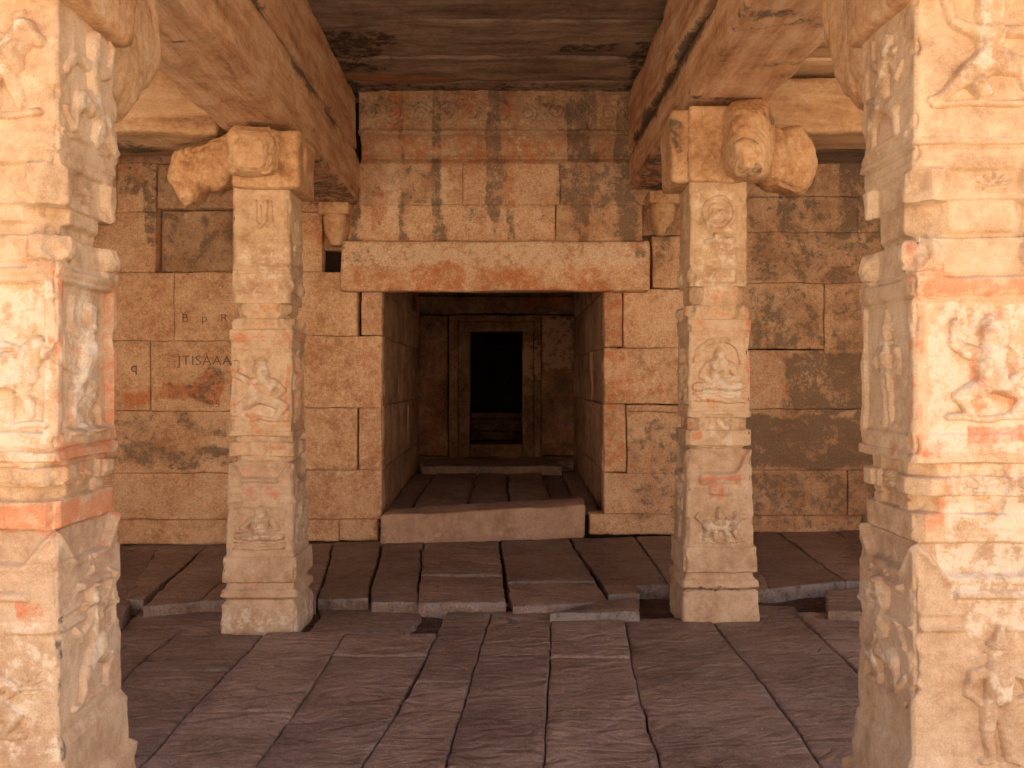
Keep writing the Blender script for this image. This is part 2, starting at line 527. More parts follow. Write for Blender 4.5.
# last narrow course of paving runs under the plinth of the wall
slab(mb, [(-5.4, 8.0, .00), (5.4, 8.0, .10), (5.4, 8.5, .10), (-5.4, 8.5, -.0)], .1, .2, seed=3, lift=-.035)
o = mb.build('floor', M_floor); struct(o)
def _edge_skylit(o):  # front edges coloured paler in place of sky light falling on them
    me = o.data
    n = np.zeros(len(me.vertices) * 3, np.float32); me.vertices.foreach_get('normal', n); n = n.reshape(-1, 3)
    c = np.zeros(len(me.vertices) * 3, np.float32); me.vertices.foreach_get('co', c); c = c.reshape(-1, 3)
    a = np.zeros(len(me.vertices) * 4, np.float32); me.color_attributes['paint'].data.foreach_get('color', a); a = a.reshape(-1, 4)
    front = (n[:, 1] < -.35) & (c[:, 2] > -.04)
    a[front & (c[:, 1] > 5.45), 2] = .6
    me.color_attributes['paint'].data.foreach_set('color', a.ravel())
_edge_skylit(o)
# earth under the stones
xs = np.linspace(-5.5, 5.5, 160); ys = np.linspace(1.3, 8.4, 110)
X, Yg = np.meshgrid(xs, ys, indexing='ij')
Vg = np.stack([X.ravel(), Yg.ravel(), X.ravel() * .02 - .045], 1)
Vg[:, 2] += .012 * fbm(Vg, 5, 4, 3) - .015 * (Yg.ravel() < 5.4)
mb = MB(); mb.add(Vg, gridq(160, 110))
o = mb.build('floor_bedding', M_dirt); struct(o)

# ------------------------------------------------------------------ back wall
YW = 8.2
def wx(px): return (px - 513) * YW / F
def wz(py): return EYE + (378 - py) * YW / F
RED = [(120, 148, 390, 408, 1.1), (153, 222, 378, 402, 1.0), (309, 330, 372, 400, .3), (318, 382, 372, 405, .35), (358, 382, 292, 470, .5), (603, 630, 290, 470, .6), (628, 668, 370, 400, .55), (636, 700, 350, 372, .3),
       (603, 680, 480, 506, .35), (748, 870, 160, 190, .45), (748, 800, 378, 396, .5), (362, 640, 142, 162, .35), (430, 500, 170, 240, .25), (520, 600, 170, 240, .3)]
DARK = [(150, 222, 370, 404, .50), (110, 160, 412, 462, .50), (170, 232, 412, 436, .52), (110, 232, 446, 470, .55), (150, 232, 208, 272, .45), (117, 260, 130, 195, .5), (362, 560, 97, 118, .5), (400, 430, 168, 205, .5), (455, 485, 165, 240, .35),  # the patch at the upper left is shade painted into the wall
        (362, 384, 165, 240, .4), (556, 640, 165, 240, .5), (713, 1100, 410, 470, .72), (713, 1100, 470, 530, .55), (780, 1000, 352, 410, .66), (748, 822, 285, 349, .56), (826, 1000, 285, 352, .5), (627, 713, 420, 520, .48), (652, 676, 236, 268, .5), (603, 640, 455, 480, .2),
        (748, 1100, 196, 283, .50), (110, 230, 470, 545, .16), (345, 362, 215, 290, .4), (600, 640, 98, 135, .4)]
PALE = [(117, 300, 280, 372, .25), (770, 800, 286, 345, .5), (830, 860, 290, 340, .42), (635, 668, 348, 400, .45), (520, 640, 205, 240, .2), (460, 520, 200, 240, .5), (385, 400, 165, 240, .6), (430, 450, 165, 204, .6), (530, 545, 205, 240, .6), (370, 450, 208, 240, .45), (570, 610, 100, 135, .3), (748, 790, 355, 405, .35)]
def wallpaint(V):
    px = 513 + V[:, 0] * F / YW
    py = 378 - (V[:, 2] - EYE) * F / YW
    wob = np.stack([fbm(V, 4, 3, 91), fbm(V, 4, 3, 92)], 1) * 7
    px = px + wob[:, 0]; py = py + wob[:, 1]
    out = np.zeros((len(V), 3))
    for ch, L in enumerate((RED, DARK, PALE)):
        for x0, x1, y0, y1, s in L:
            out[:, ch] = np.maximum(out[:, ch], s * boxmask(px, py, x0, x1, y0, y1, 5))
    up = (py < 243)
    st = fbm(V, (6, 1, .55), 4, 131); st2 = fbm(V, (5, 1, .45), 4, 137)
    out[:, 1] = np.maximum(out[:, 1], np.where(up, .62 * sstep(.0, .35, st), .0))
    out[:, 0] = np.maximum(out[:, 0], np.where(up, .60 * sstep(.05, .4, st2), .0))
    big = fbm(V, 1.1, 3, 141)
    out[:, 0] = np.maximum(out[:, 0], .34 * sstep(.1, .5, big))
    out[:, 2] = np.maximum(out[:, 2], .36 * sstep(.1, .5, fbm(V, 1.3, 3, 145)))
    return out

def wblock(mb, x0, y0, x1, y1, d=0.0, tone=None, seed=None, **k):
    global sd
    sd += 1
    Y = YW - d
    q = [(wx(x0), Y, wz(y1)), (wx(x1), Y, wz(y1)), (wx(x1), Y, wz(y0)), (wx(x0), Y, wz(y0))]
    a = dict(thick=.22, res=.03, er=.007, gap=.0015, amp=.006, freq=4, rag=.006, seed=sd, tone=tone if tone is not None else .35 + .3 * rng.random(), chip=.008)
    a.update(k)
    slab(mb, q, **a)

mb = MB()
L_ = [(-80, 163, 20, 212), (20, 163, 117, 212), (117, 163, 156, 212), (156, 163, 262, 208, -.02, .25), (262, 163, 345, 212),
      (-80, 212, 40, 272), (40, 212, 156, 272), (157, 209, 232, 271, -.10, .18), (232, 212, 262, 272), (262, 212, 322, 272), (322, 205, 362, 250, -.05, .2),
      (-80, 272, 60, 341), (60, 272, 174, 341, 0, .6), (174, 272, 280, 341, 0, .55), (280, 272, 357, 336, .01, .55), (361, 290, 382, 335, 0, .45),
      (-80, 341, 20, 411), (20, 341, 150, 411, 0, .55), (151, 341, 270, 411, .005, .5), (270, 336, 382, 408, .01, .55),
      (-80, 411, 60, 473), (60, 411, 262, 473, 0, .5), (262, 408, 357, 470, 0, .5), (359, 408, 382, 470, .01, .45),
      (-80, 473, 100, 519, .01), (100, 473, 262, 519, .02, .5), (262, 470, 382, 519, .01, .45),
      (330, 20, 480, 97), (480, 20, 700, 97),
      (322, 163, 463, 206, .02, .45), (463, 163, 560, 206, .02, .5), (560, 163, 700, 206, .025, .4),
      (340, 205, 555, 244, .04, .6), (556, 205, 642, 244, .035, .45), (642, 190, 700, 235, -.03, .3),
      (652, 236, 713, 288, .01, .55), (604, 290, 622, 347, .01, .4), (623, 289, 713, 348, .0, .6),
      (604, 348, 713, 404, .0, .55), (604, 404, 626, 472, .0, .45), (627, 412, 713, 474, .005, .45), (627, 405, 713, 412, 0, .4), (604, 473, 713, 514, .01, .42),
      (713, 150, 900, 197, .01, .35), (900, 150, 1100, 197), (713, 197, 858, 232, 0, .4), (858, 197, 1100, 232), (713, 232, 905, 283, 0, .38), (905, 232, 1100, 283),
      (713, 283, 824, 349, 0, .42), (824, 283, 940, 355, .015, .4), (940, 283, 1100, 352), (713, 350, 890, 409, .0, .36), (890, 355, 1100, 409),
      (713, 409, 930, 470, 0, .3), (930, 409, 1100, 470), (713, 470, 847, 516, 0, .33), (848, 470, 1100, 516, 0, .3),
      (-80, 120, 120, 163), (120, 120, 345, 163, 0, .2), (700, 110, 900, 150, 0, .25), (900, 110, 1100, 150)]
for b in L_:
    x0, y0, x1, y1 = b[:4]
    d = b[4] if len(b) > 4 else rng.uniform(-.004, .006)
    t = b[5] if len(b) > 5 else None
    wblock(mb, x0, y0, x1, y1, d, t)
# plinth courses, a little proud of the wall
for b in [(-80, 519, 100, 545, .06, .2), (100, 519, 250, 544, .055, .5), (250, 519, 340, 541, .05, .45), (340, 519, 379, 540, .05, .4),
          (589, 513, 690, 534, .06, .4), (690, 515, 860, 532, .05, .42), (860, 514, 1100, 531, .06, .4)]:
    wblock(mb, *b[:4], d=b[4], tone=b[5], er=.018)
# thin band above the lintel and mortar bed behind the whole face
o = mb.build('wall_back', M_wall, paint=wallpaint); struct(o)
mb = MB()
def backing(x0, x1, y0, y1, Y=YW + .16):
    V = np.array([(wx(x0), Y, wz(y1)), (wx(x1), Y, wz(y1)), (wx(x1), Y, wz(y0)), (wx(x0), Y, wz(y0))])
    mb.add(V, [(0, 1, 2, 3)])
backing(-90, 381, 20, 560); backing(604, 1110, 20, 560); backing(381, 604, 20, 290)
o = mb.build('wall_back_core', M_gap); struct(o)

# scratched lettering on the wall
def writing(text, px, py, size, mat, label_parent, rot=0):
    cu = bpy.data.curves.new('t', 'FONT'); cu.body = text; cu.size = size; cu.extrude = .0015; cu.offset = -.0016
    cu.space_character = 1.12
    ob = bpy.data.objects.new('t', cu); COL.objects.link(ob)
    bpy.context.view_layer.update()
    me = bpy.data.meshes.new_from_object(ob)
    bpy.data.objects.remove(ob)
    no = bpy.data.objects.new('scratched_lettering', me)
    me.materials.clear(); me.materials.append(mat)
    no.location = (wx(px), YW - .0125, wz(py)); no.rotation_euler = (math.pi / 2, rot, 0)
    COL.objects.link(no)
    no.parent = label_parent
    return no
wall = bpy.data.objects['wall_back']
writing('JTISAAAE', 178, 365, .125, M_ink, wall)
writing('B   p   R', 182, 322, .11, M_ink, wall)
writing('q', 131, 372, .13, M_ink, wall)
writing('RS', 209, 407, .09, M_ink, wall)

# ------------------------------------------------------------------ carved frieze, cornice, lintel
def relief_grid(x0, x1, z0, z1, Y, res, hfun, thick=.12, prof=None):
    nx = int((x1 - x0) / res); nz = int((z1 - z0) / res)
    xs_ = np.concatenate([[x0], np.linspace(x0, x1, nx), [x1]]); zs_ = np.concatenate([[z0], np.linspace(z0, z1, nz), [z1]])
    X, Z = np.meshgrid(xs_, zs_, indexing='ij')
    X = X.ravel(); Z = Z.ravel()
    h = hfun(X, Z)
    rim = np.zeros((len(xs_), len(zs_)), bool); rim[0] = rim[-1] = True; rim[:, 0] = rim[:, -1] = True
    h = np.where(rim.ravel(), -thick, h)
    V = np.stack([X, Y - h, Z], 1)
    return V, gridq(len(xs_), len(zs_))

fx0, fx1, fz0, fz1 = wx(361), wx(632), wz(138), wz(94)
scr = []
rs = random.Random(9)
cx = fx0 + .1
while cx < fx1:
    scr.append((cx, (fz0 + fz1) / 2 + rs.uniform(-.02, .02), rs.uniform(.07, .11), rs.choice((1, -1))))
    cx += rs.uniform(.20, .26)
def frieze_h(X, Z):
    P3 = np.stack([X, Z * 0, Z], 1)
    h = .010 * fbm(P3, 6, 4, 5)
    for a, b, r, s in scr:
        d = np.hypot(X - a, Z - b); th = np.arctan2(Z - b, X - a) * s
        spiral = np.cos((d / r * 2.2 - th / (2 * np.pi)) * 2 * np.pi)
        h = np.maximum(h, .004 + .016 * spiral * (1 - sstep(r * .9, r * 1.1, d)) * sstep(.0, .02, d) + .008 * fbm(P3, 9, 3, 8))
        h = h + .012 * (d < r * .16)
    h = h + .010 * np.abs(fbm(P3, 14, 3, 15)) * .8
    h = h + .02 * sstep(fz1 - .05, fz1 - .035, Z) + .018 * (1 - sstep(fz0 + .03, fz0 + .045, Z))
    return 2.4 * h * (.6 + .4 * sstep(-.3, .3, fbm(P3, 3, 2, 19)))
mb = MB(); V, Q = relief_grid(fx0, fx1, fz0, fz1, YW - .10, .008, frieze_h)
Cv = np.zeros((len(V), 4)); Cv[:, 3] = .2; Cv[:, 1] = .30; mb.add(V, Q, Cv)
o = mb.build('carved_frieze', M_wall, paint=wallpaint)
tag(o, 'worn carved frieze of scrolls directly under the dark ceiling slabs', 'frieze')

cz0, cz1 = wz(165), wz(137)
def corn_h(X, Z):
    t = (Z - cz0) / (cz1 - cz0)
    P3 = np.stack([X, Z * 0, Z], 1)
    return .12 * t ** 4 - .07 + .06 * (1 - t) ** 3 + .006 * fbm(P3, 5, 4, 6) + .012 * (t < .16) + .008 * (np.abs(t - .32) < .03)
mb = MB(); V, Q = relief_grid(fx0, fx1 + .1, cz0, cz1, YW - .03, .012, corn_h)
Cv = np.zeros((len(V), 4)); Cv[:, 3] = .25; Cv[:, 0] = .55; mb.add(V, Q, Cv)
o = mb.build('cove_moulding', M_wall, paint=wallpaint)
tag(o, 'reddish hollow moulding running below the carved scroll frieze', 'moulding')

def pk(px0, px1, py0, py1, Y, Yb):
    """box whose front face is seen at these pixels at depth Y"""
    a = P(px0, py1, Y); b = P(px1, py0, Y)
    return box8(a[0], b[0], Y, Yb, a[2], b[2])
V, Q, C = rough_box(pk(340, 650, 240.5, 291, 8.03, 8.19), .03, .03, .010, 3, 50, .62)
def lintpaint(V):
    px = 513 + V[:, 0] * F / 8.03; py = 378 - (V[:, 2] - EYE) * F / 8.03
    w = fbm(V, 3, 3, 7) * 6
    o_ = np.zeros((len(V), 3))
    o_[:, 0] = .78 * boxmask(px, py + w, 352, 630, 266, 300, 6) * (.45 + .55 * sstep(-.35, .35, fbm(V, (3.2, 1, 5), 3, 12)))
    o_[:, 1] = np.maximum(.5 * boxmask(px, py + w, 336, 372, 240, 262, 5), .55 * boxmask(px, py + w, 632, 648, 240, 262, 4))
    o_[:, 2] = .55 * boxmask(px, py, 340, 650, 240, 268, 5)
    return o_
C[:, :3] = lintpaint(V)
o = mk('doorway_lintel_stone', V, Q, M_wall, None, C)
o_l = o
V, Q, C = rough_box(box8(wx(384), wx(602), 8.2, 8.36, wz(291), EYE + 1.35), .05, .01, .006, 3, 51, .4)
o = mk('wall_over_opening', V, Q, M_wall, None, C); struct(o)
o = o_l
tag(o, 'long pale lintel stone with faded orange stain over the vestibule opening', 'lintel')

# ------------------------------------------------------------------ vestibule behind the opening
YB = 11.8
FLf, FRf = P(382, 515, YW), P(603, 505, YW)
def nich(px, py): return P(px, py, YB)
zt = EYE + 1.25
zf0, zb0 = P(0, 513, 8.1)[2], P(0, 462, YB)[2]
def side_wall(name, xf, xb, sign, courses, joints, lean):
    mb = MB()
    global sd
    nb = len(courses) - 1
    for i in range(nb):
        z0, z1 = courses[i], courses[i + 1]
        js = [0] + joints[i % len(joints)] + [1]
        for a, b in zip(js[:-1], js[1:]):
            sd += 1
            def pt(t, z): return (xf + (xb - xf) * t, YW + .05 + (YB - YW - .05) * t, z)
            q = [pt(a, z0), pt(b, z0), pt(b, z1), pt(a, z1)]
            if sign > 0:
                q = [pt(b, z0), pt(a, z0), pt(a, z1), pt(b, z1)]
            slab(mb, q, .12, .045, .012, .003, .01, 3, .008, sd, .3 + .4 * rng.random(), chip=.012, lift=rng.uniform(-.01, .01))
    def pp(V):
        o_ = np.zeros((len(V), 3))
        n = fbm(V, 1.6, 3, 40 + sign)
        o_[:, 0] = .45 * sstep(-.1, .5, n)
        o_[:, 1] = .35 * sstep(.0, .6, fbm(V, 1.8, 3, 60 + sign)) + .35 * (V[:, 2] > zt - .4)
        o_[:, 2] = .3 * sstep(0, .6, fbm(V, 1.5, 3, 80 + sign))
        return o_
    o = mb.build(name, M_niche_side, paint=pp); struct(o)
xLf, xLb = wx(382), nich(419, 0)[0]
xRf, xRb = wx(603), nich(574, 0)[0]
side_wall('wall_left_vestibule', xLf, xLb, -1, [-.05, wz(469), wz(406), wz(337), wz(291), zt], [[.45], [.6], [.35, .8], [.5]], 0)
side_wall('wall_right_vestibule', xRf, xRb, 1, [-.05, wz(472), wz(404), wz(348), wz(291), zt], [[.35], [.55], [.3, .75], [.5]], 0)
# back wall of the vestibule, stones around the door frame
mb = MB()
def nblock(x0, y0, x1, y1, d=0, tone=.5, **k):
    global sd
    sd += 1
    Y = YB - d
    a = P(x0, y1, Y); b = P(x1, y0, Y)
    kk = dict(thick=.14, res=.04, er=.014, gap=.004, amp=.010, freq=3, rag=.006, seed=sd, tone=tone, chip=.01); kk.update(k)
    slab(mb, [(a[0], Y, a[2]), (b[0], Y, a[2]), (b[0], Y, b[2]), (a[0], Y, b[2])], **kk)
nblock(405, 282, 590, 296, 0, .3); nblock(405, 296, 590, 314, .05, .4)
nblock(417, 315, 448, 456, .02, .5); nblock(541, 315, 576, 456, .03, .65)
nblock(405, 456, 590, 480, .0, .3)
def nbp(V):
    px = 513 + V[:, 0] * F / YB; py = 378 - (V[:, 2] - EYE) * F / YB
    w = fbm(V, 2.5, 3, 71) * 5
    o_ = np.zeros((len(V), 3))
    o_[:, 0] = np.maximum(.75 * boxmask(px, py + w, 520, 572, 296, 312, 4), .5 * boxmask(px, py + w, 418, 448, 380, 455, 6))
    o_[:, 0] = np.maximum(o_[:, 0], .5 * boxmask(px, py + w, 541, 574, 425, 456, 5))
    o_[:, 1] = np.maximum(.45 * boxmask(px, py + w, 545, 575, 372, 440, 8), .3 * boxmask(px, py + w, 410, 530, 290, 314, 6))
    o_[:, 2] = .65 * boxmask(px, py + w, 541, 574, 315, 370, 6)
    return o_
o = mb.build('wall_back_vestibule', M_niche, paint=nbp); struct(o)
mb = MB()
for x0, x1, y0, y1 in ((400, 470, 270, 480), (523, 595, 270, 480), (470, 523, 270, 331), (470, 523, 443, 480)):
    a = P(x0, y1, YB + .1); b = P(x1, y0, YB + .1)
    mb.add(np.array([(a[0], a[1], a[2]), (b[0], a[1], a[2]), (b[0], a[1], b[2]), (a[0], a[1], b[2])]), [(0, 1, 2, 3)])
o = mb.build('wall_back_vestibule_core', M_gap); struct(o)
# stone door frame: outer and inner bands, threshold
dr = empty('stone_door_frame', (nich(496, 0)[0], YB, P(0, 456, YB)[2]))
tag(dr, 'stepped brown stone door frame around the black inner doorway', 'door frame')
def band(name, x0, x1, y0, y1, Y, Yb, seed, tone=.45):
    V, Q, C = rough_box(pk(x0, x1, y0, y1, Y, Yb), .04, .014, .007, 4, seed, tone)
    C[:, :3] = nbp(V) * .6
    if x0 > 520: C[:, 2] = np.maximum(C[:, 2], .6 * boxmask(V[:, 0] * 0 + 1, V[:, 2], 0, 2, EYE - .1, EYE + .5, .15))
    return mk(name, V, Q, M_niche, dr, C)
band('jamb', 449, 458.5, 316, 457, 11.72, 12.1, 3); band('jamb', 534, 541, 316, 457, 11.72, 12.1, 4)
band('jamb', 458.5, 470, 329, 457, 11.76, 12.15, 5, .4); band('jamb', 522.5, 534, 329, 457, 11.76, 12.15, 6, .5)
band('head', 449, 541, 315, 321, 11.70, 12.1, 7, .4); band('head', 458.5, 534, 321, 331.5, 11.75, 12.14, 8, .45)
band('threshold', 470, 523, 444, 457, 11.74, 12.2, 9, .4)
# floor of the vestibule
mb = MB()
def vf(px, py, t):
    Y = 8.1 + (YB - 8.1) * t
    return None
def vq(x0f, x1f, x0b, x1b, t0, t1, lift=0):
    global sd
    sd += 1
    def pt(u, t):
        X = (xLf * (1 - t) + xLb * t) * (1 - u) + (xRf * (1 - t) + xRb * t) * u
        return (X, 8.3 + (YB - 8.3) * t, zf0 - .01 + (zb0 - zf0) * t)
    slab(mb, [pt(x0f, t0), pt(x1f, t0), pt(x1b, t1), pt(x0b, t1)], .12, .05, .02, .008, .010, 3, .02, sd, .45 + .3 * rng.random(), lift=lift)
for a, b, c, d, t0, t1, l in [(0, .12, 0, .14, 0, .74, -.02), (.12, .37, .14, .39, .02, .7, .01), (.37, .58, .39, .57, .0, .72, 0), (.58, .79, .57, .77, .02, .7, .015), (.79, .9, .77, .9, 0, .74, -.03), (.9, 1, .9, 1, 0, .74, 0), (.05, .9, .05, .88, .74, .97, .07), (0, 1, 0, 1, .97, 1.02, .02)]:
    vq(a, b, c, d, t0, t1, l)
o = mb.build('floor_vestibule', M_floor); struct(o)
mb = MB()
V, Q, C = rough_box(box8(xLf - .4, xRf + .3, 8.25, YB + .2, -.3, zf0 - .05), .3, .02, .004, 5, 3); mb.add(V, Q, C)
o = mb.build('floor_vestibule_fill', M_gap); struct(o)
V, Q, C = rough_box(box8(xLf - .5, xRf + .5, 8.3, YB + .5, zt, zt + .3), .1, .02, .01, 5, 3, .2)
o = mk('ceiling_vestibule', V, Q, M_ceil, None, C); struct(o)
# inner shrine room: dark box behind the door with a stepped pedestal
mb = MB()
for bx in (box8(-2.4, -2.2, 12.1, 16.4, -.2, 2.6), box8(2.2, 2.4, 12.1, 16.4, -.2, 2.6), box8(-2.4, 2.4, 16.2, 16.4, -.2, 2.6), box8(-2.4, 2.4, 12.0, 16.4, 2.5, 2.7), box8(-2.4, 2.4, 12.0, 16.4, -.1, .52),
           box8(-2.4, P(449, 0, 12)[0], 12.0, 12.15, 0, 2.6), box8(P(541, 0, 12)[0], 2.4, 12.0, 12.15, 0, 2.6), box8(-1, .8, 12.0, 12.15, P(0, 318, 12)[2], 2.6)):
    V, Q, C = rough_box(bx, .25, .02, .01, 3, 9, .2); mb.add(V, Q, C)
o = mb.build('wall_shrine_room', M_gap); struct(o)
ped = MB()
for i, (w, z0, z1, y) in enumerate([(.66, .5, .66, 14.2), (.56, .66, .78, 14.3), (.62, .78, .86, 14.25), (.5, .86, .95, 14.35)]):
    V, Q, C = rough_box(box8(-.25 - w, -.25 + w, y, 15.6, z0, z1), .1, .02, .006, 4, 20 + i, .4); ped.add(V, Q, C)
o = ped.build('shrine_pedestal', M_niche)
tag(o, 'stepped stone pedestal barely visible in the dark inner doorway', 'pedestal')

# threshold step below the opening
V, Q, C = rough_box([P(379, 547, 8.0), P(585, 539, 8.04), P(379, 547, 8.0) + (0, .5, 0), P(587, 539, 8.04) + (0, .5, 0),
                     P(381, 516, 8.0), P(586, 504.5, 8.04), P(381, 516, 8.0) + (0, .5, .0), P(588, 504.5, 8.04) + (0, .5, 0)], .03, .03, .012, 3, 70, .48)
C[:, 2] = .45 * sstep(.0, .5, fbm(V, 2.4, 3, 5))
M_step = stone('step_granite', [(.28, (.36, .235, .17)), (.45, (.47, .32, .235)), (.6, (.54, .38, .285)), (.75, (.60, .45, .35))], pale=(.58, .45, .36), bump=.5)
o = mk('entrance_step', V, Q, M_step, None, C)
tag(o, 'worn granite step stone with chipped right end below the vestibule opening', 'step')

# ------------------------------------------------------------------ ceiling of the middle aisle
ZC = EYE + 2.57
mb = MB()
ysl = [1.7, 2.5, 3.3, 4.1, 4.9, 5.7, 6.45, 7.2, 7.78, 8.35]
for a, b in zip(ysl[:-1], ysl[1:]):
    sd += 1
    # visible face looks down
    slab(mb, [(-1.75, b, ZC), (1.6, b, ZC), (1.6, a, ZC), (-1.75, a, ZC)][::-1] if False else [(-1.75, b, ZC), (1.6, b, ZC), (1.6, a, ZC), (-1.75, a, ZC)][0:4], .15, .04, .02, .005, .014, 3, .02, sd, .3 + .5 * rng.random(), lift=rng.uniform(-.012, .012))
def ceilpaint(V):
    o_ = np.zeros((len(V), 3))
    x, y = V[:, 0], V[:, 1]
    w = fbm(V, 2.5, 3, 3) * .12
    o_[:, 0] = .95 * boxmask(x + w, y + w * .5, -1.35, -.60, 7.60, 7.80, .05)
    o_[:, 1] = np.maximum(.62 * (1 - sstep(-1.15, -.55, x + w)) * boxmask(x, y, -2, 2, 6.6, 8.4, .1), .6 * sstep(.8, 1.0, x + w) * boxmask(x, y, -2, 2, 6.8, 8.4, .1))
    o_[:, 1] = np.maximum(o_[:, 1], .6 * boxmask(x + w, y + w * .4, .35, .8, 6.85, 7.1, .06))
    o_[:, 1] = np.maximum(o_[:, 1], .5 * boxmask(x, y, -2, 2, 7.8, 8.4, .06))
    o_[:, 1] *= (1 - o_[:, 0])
    return o_
o = mb.build('ceiling', M_ceil, paint=ceilpaint); struct(o)
V, Q, C = rough_box(box8(-5.6, 5.6, 1.6, 9.0, ZC + .16, ZC + .45), .5, .02, .01, 5, 3)
o = mk('roof', V, Q, M_gap, None, C); struct(o)

# aisle ceilings
ZA = EYE + 2.02
for nm, x0, x1 in (('ceiling_left_aisle', -5.4, -1.97), ('ceiling_right_aisle', 1.78, 5.4)):
    mb = MB()
    for a, b in zip(ysl[:-1], ysl[1:]):
        sd += 1
        slab(mb, [(x0, b, ZA), (x1, b, ZA), (x1, a, ZA), (x0, a, ZA)], .15, .1, .02, .005, .014, 3, .02, sd, .3 + .5 * rng.random())
    o = mb.build(nm, M_cross); struct(o)

# side walls closing the hall
for nm, x, s in (('wall_left', -5.4, 1), ('wall_right', 5.4, -1)):
    mb = MB()
    zz = [-.2, .6, 1.2, 1.8, 2.4, 3.0, 3.7]
    for i in range(6):
        yy = [4.6, 5.6 + (i % 2) * .4, 7.0 + (i % 2) * .3, 8.15]
        for a, b in zip(yy[:-1], yy[1:]):
            sd += 1
            q = [(x, a, zz[i]), (x, b, zz[i]), (x, b, zz[i + 1]), (x, a, zz[i + 1])]
            if s > 0: q = [(x, b, zz[i]), (x, a, zz[i]), (x, a, zz[i + 1]), (x, b, zz[i + 1])]
            slab(mb, q, .12, .12, .012, .003, .006, 4, .006, sd, .3 + .4 * rng.random())
    V, Q, C = rough_box(box8(min(x, x - s * .3), max(x, x - s * .3) - .0, 4.6, 8.15, -.2, 3.7), .6, .02, .004, 3, 1)
    V[:, 0] -= s * .06
    mb.add(V, Q, C)
    o = mb.build(nm, M_wall); struct(o)

# ------------------------------------------------------------------ beams
def beam(name, corners, mat, label, seed, tone=.5, res=.045, dark=None, cat='beam', r=.035, group=None, amp=.016):
    V, Q, C = rough_box(corners, res, r, amp, 3, seed, tone)
    if dark is not None:
        C[:, :3] = dark(V)
    o = mk(name, V, Q, mat, None, C)
    tag(o, label, cat, group)
    return o
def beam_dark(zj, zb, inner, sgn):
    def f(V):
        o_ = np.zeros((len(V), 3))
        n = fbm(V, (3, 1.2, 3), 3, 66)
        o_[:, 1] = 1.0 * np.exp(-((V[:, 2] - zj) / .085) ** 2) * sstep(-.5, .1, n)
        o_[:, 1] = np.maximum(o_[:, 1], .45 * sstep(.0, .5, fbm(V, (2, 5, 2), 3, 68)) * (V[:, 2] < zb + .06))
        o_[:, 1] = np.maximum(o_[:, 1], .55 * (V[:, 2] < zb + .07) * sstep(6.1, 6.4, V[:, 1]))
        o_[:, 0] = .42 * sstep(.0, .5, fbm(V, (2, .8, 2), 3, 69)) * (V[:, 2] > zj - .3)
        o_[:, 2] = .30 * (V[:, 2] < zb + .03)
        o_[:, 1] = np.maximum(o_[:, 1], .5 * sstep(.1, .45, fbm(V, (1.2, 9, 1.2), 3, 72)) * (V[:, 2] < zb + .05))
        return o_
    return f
def bc(x0, x1, y0, y1, z0a, z0b, z1a, z1b, dx0=0, dx1=0):
    """beam running in depth; heights at the near and far ends; dx shifts of the far end"""
    return [(x0, y0, z0a), (x1, y0, z0a), (x0 + dx0, y1, z0b), (x1 + dx1, y1, z0b), (x0, y0, z1a), (x1, y0, z1a), (x0 + dx0, y1, z1b), (x1 + dx1, y1, z1b)]
YM = 5.86
zl0, zl1 = EYE + 1.52, EYE + 1.57
zlj0, zlj1 = EYE + 2.0, EYE + 2.0
zr0, zr1 = EYE + 1.70, EYE + 1.70
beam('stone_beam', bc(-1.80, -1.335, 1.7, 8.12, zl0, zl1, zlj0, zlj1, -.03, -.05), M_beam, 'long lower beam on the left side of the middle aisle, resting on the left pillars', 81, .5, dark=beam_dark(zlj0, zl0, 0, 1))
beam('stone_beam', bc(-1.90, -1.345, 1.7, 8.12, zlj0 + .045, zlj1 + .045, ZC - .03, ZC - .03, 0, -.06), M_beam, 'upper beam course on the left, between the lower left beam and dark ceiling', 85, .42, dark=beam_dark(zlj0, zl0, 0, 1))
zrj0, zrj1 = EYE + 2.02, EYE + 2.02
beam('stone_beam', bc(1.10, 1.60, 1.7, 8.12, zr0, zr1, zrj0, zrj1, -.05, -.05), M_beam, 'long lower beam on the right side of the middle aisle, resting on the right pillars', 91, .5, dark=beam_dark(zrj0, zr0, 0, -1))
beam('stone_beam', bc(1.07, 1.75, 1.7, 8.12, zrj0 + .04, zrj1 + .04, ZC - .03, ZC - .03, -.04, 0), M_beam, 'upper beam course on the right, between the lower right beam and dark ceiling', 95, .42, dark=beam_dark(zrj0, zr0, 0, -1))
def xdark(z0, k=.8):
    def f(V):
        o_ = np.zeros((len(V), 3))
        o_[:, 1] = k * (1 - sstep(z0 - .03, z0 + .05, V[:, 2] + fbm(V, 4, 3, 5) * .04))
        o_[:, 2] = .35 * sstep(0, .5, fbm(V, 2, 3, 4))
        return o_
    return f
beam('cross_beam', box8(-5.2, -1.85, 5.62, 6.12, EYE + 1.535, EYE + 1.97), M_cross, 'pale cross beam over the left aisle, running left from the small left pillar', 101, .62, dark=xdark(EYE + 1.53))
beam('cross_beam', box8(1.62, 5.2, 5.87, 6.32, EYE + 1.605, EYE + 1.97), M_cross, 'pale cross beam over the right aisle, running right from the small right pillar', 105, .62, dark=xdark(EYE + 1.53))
beam('cross_beam', box8(-5.2, -1.85, 2.5, 3.0, EYE + 1.56, EYE + 1.97), M_cross, 'cross beam over the near left pillar, mostly above the picture', 107, .5)
beam('cross_beam', box8(1.63, 5.2, 2.5, 3.0, EYE + 1.62, EYE + 1.97), M_cross, 'cross beam over the near right pillar, mostly above the picture', 109, .5)
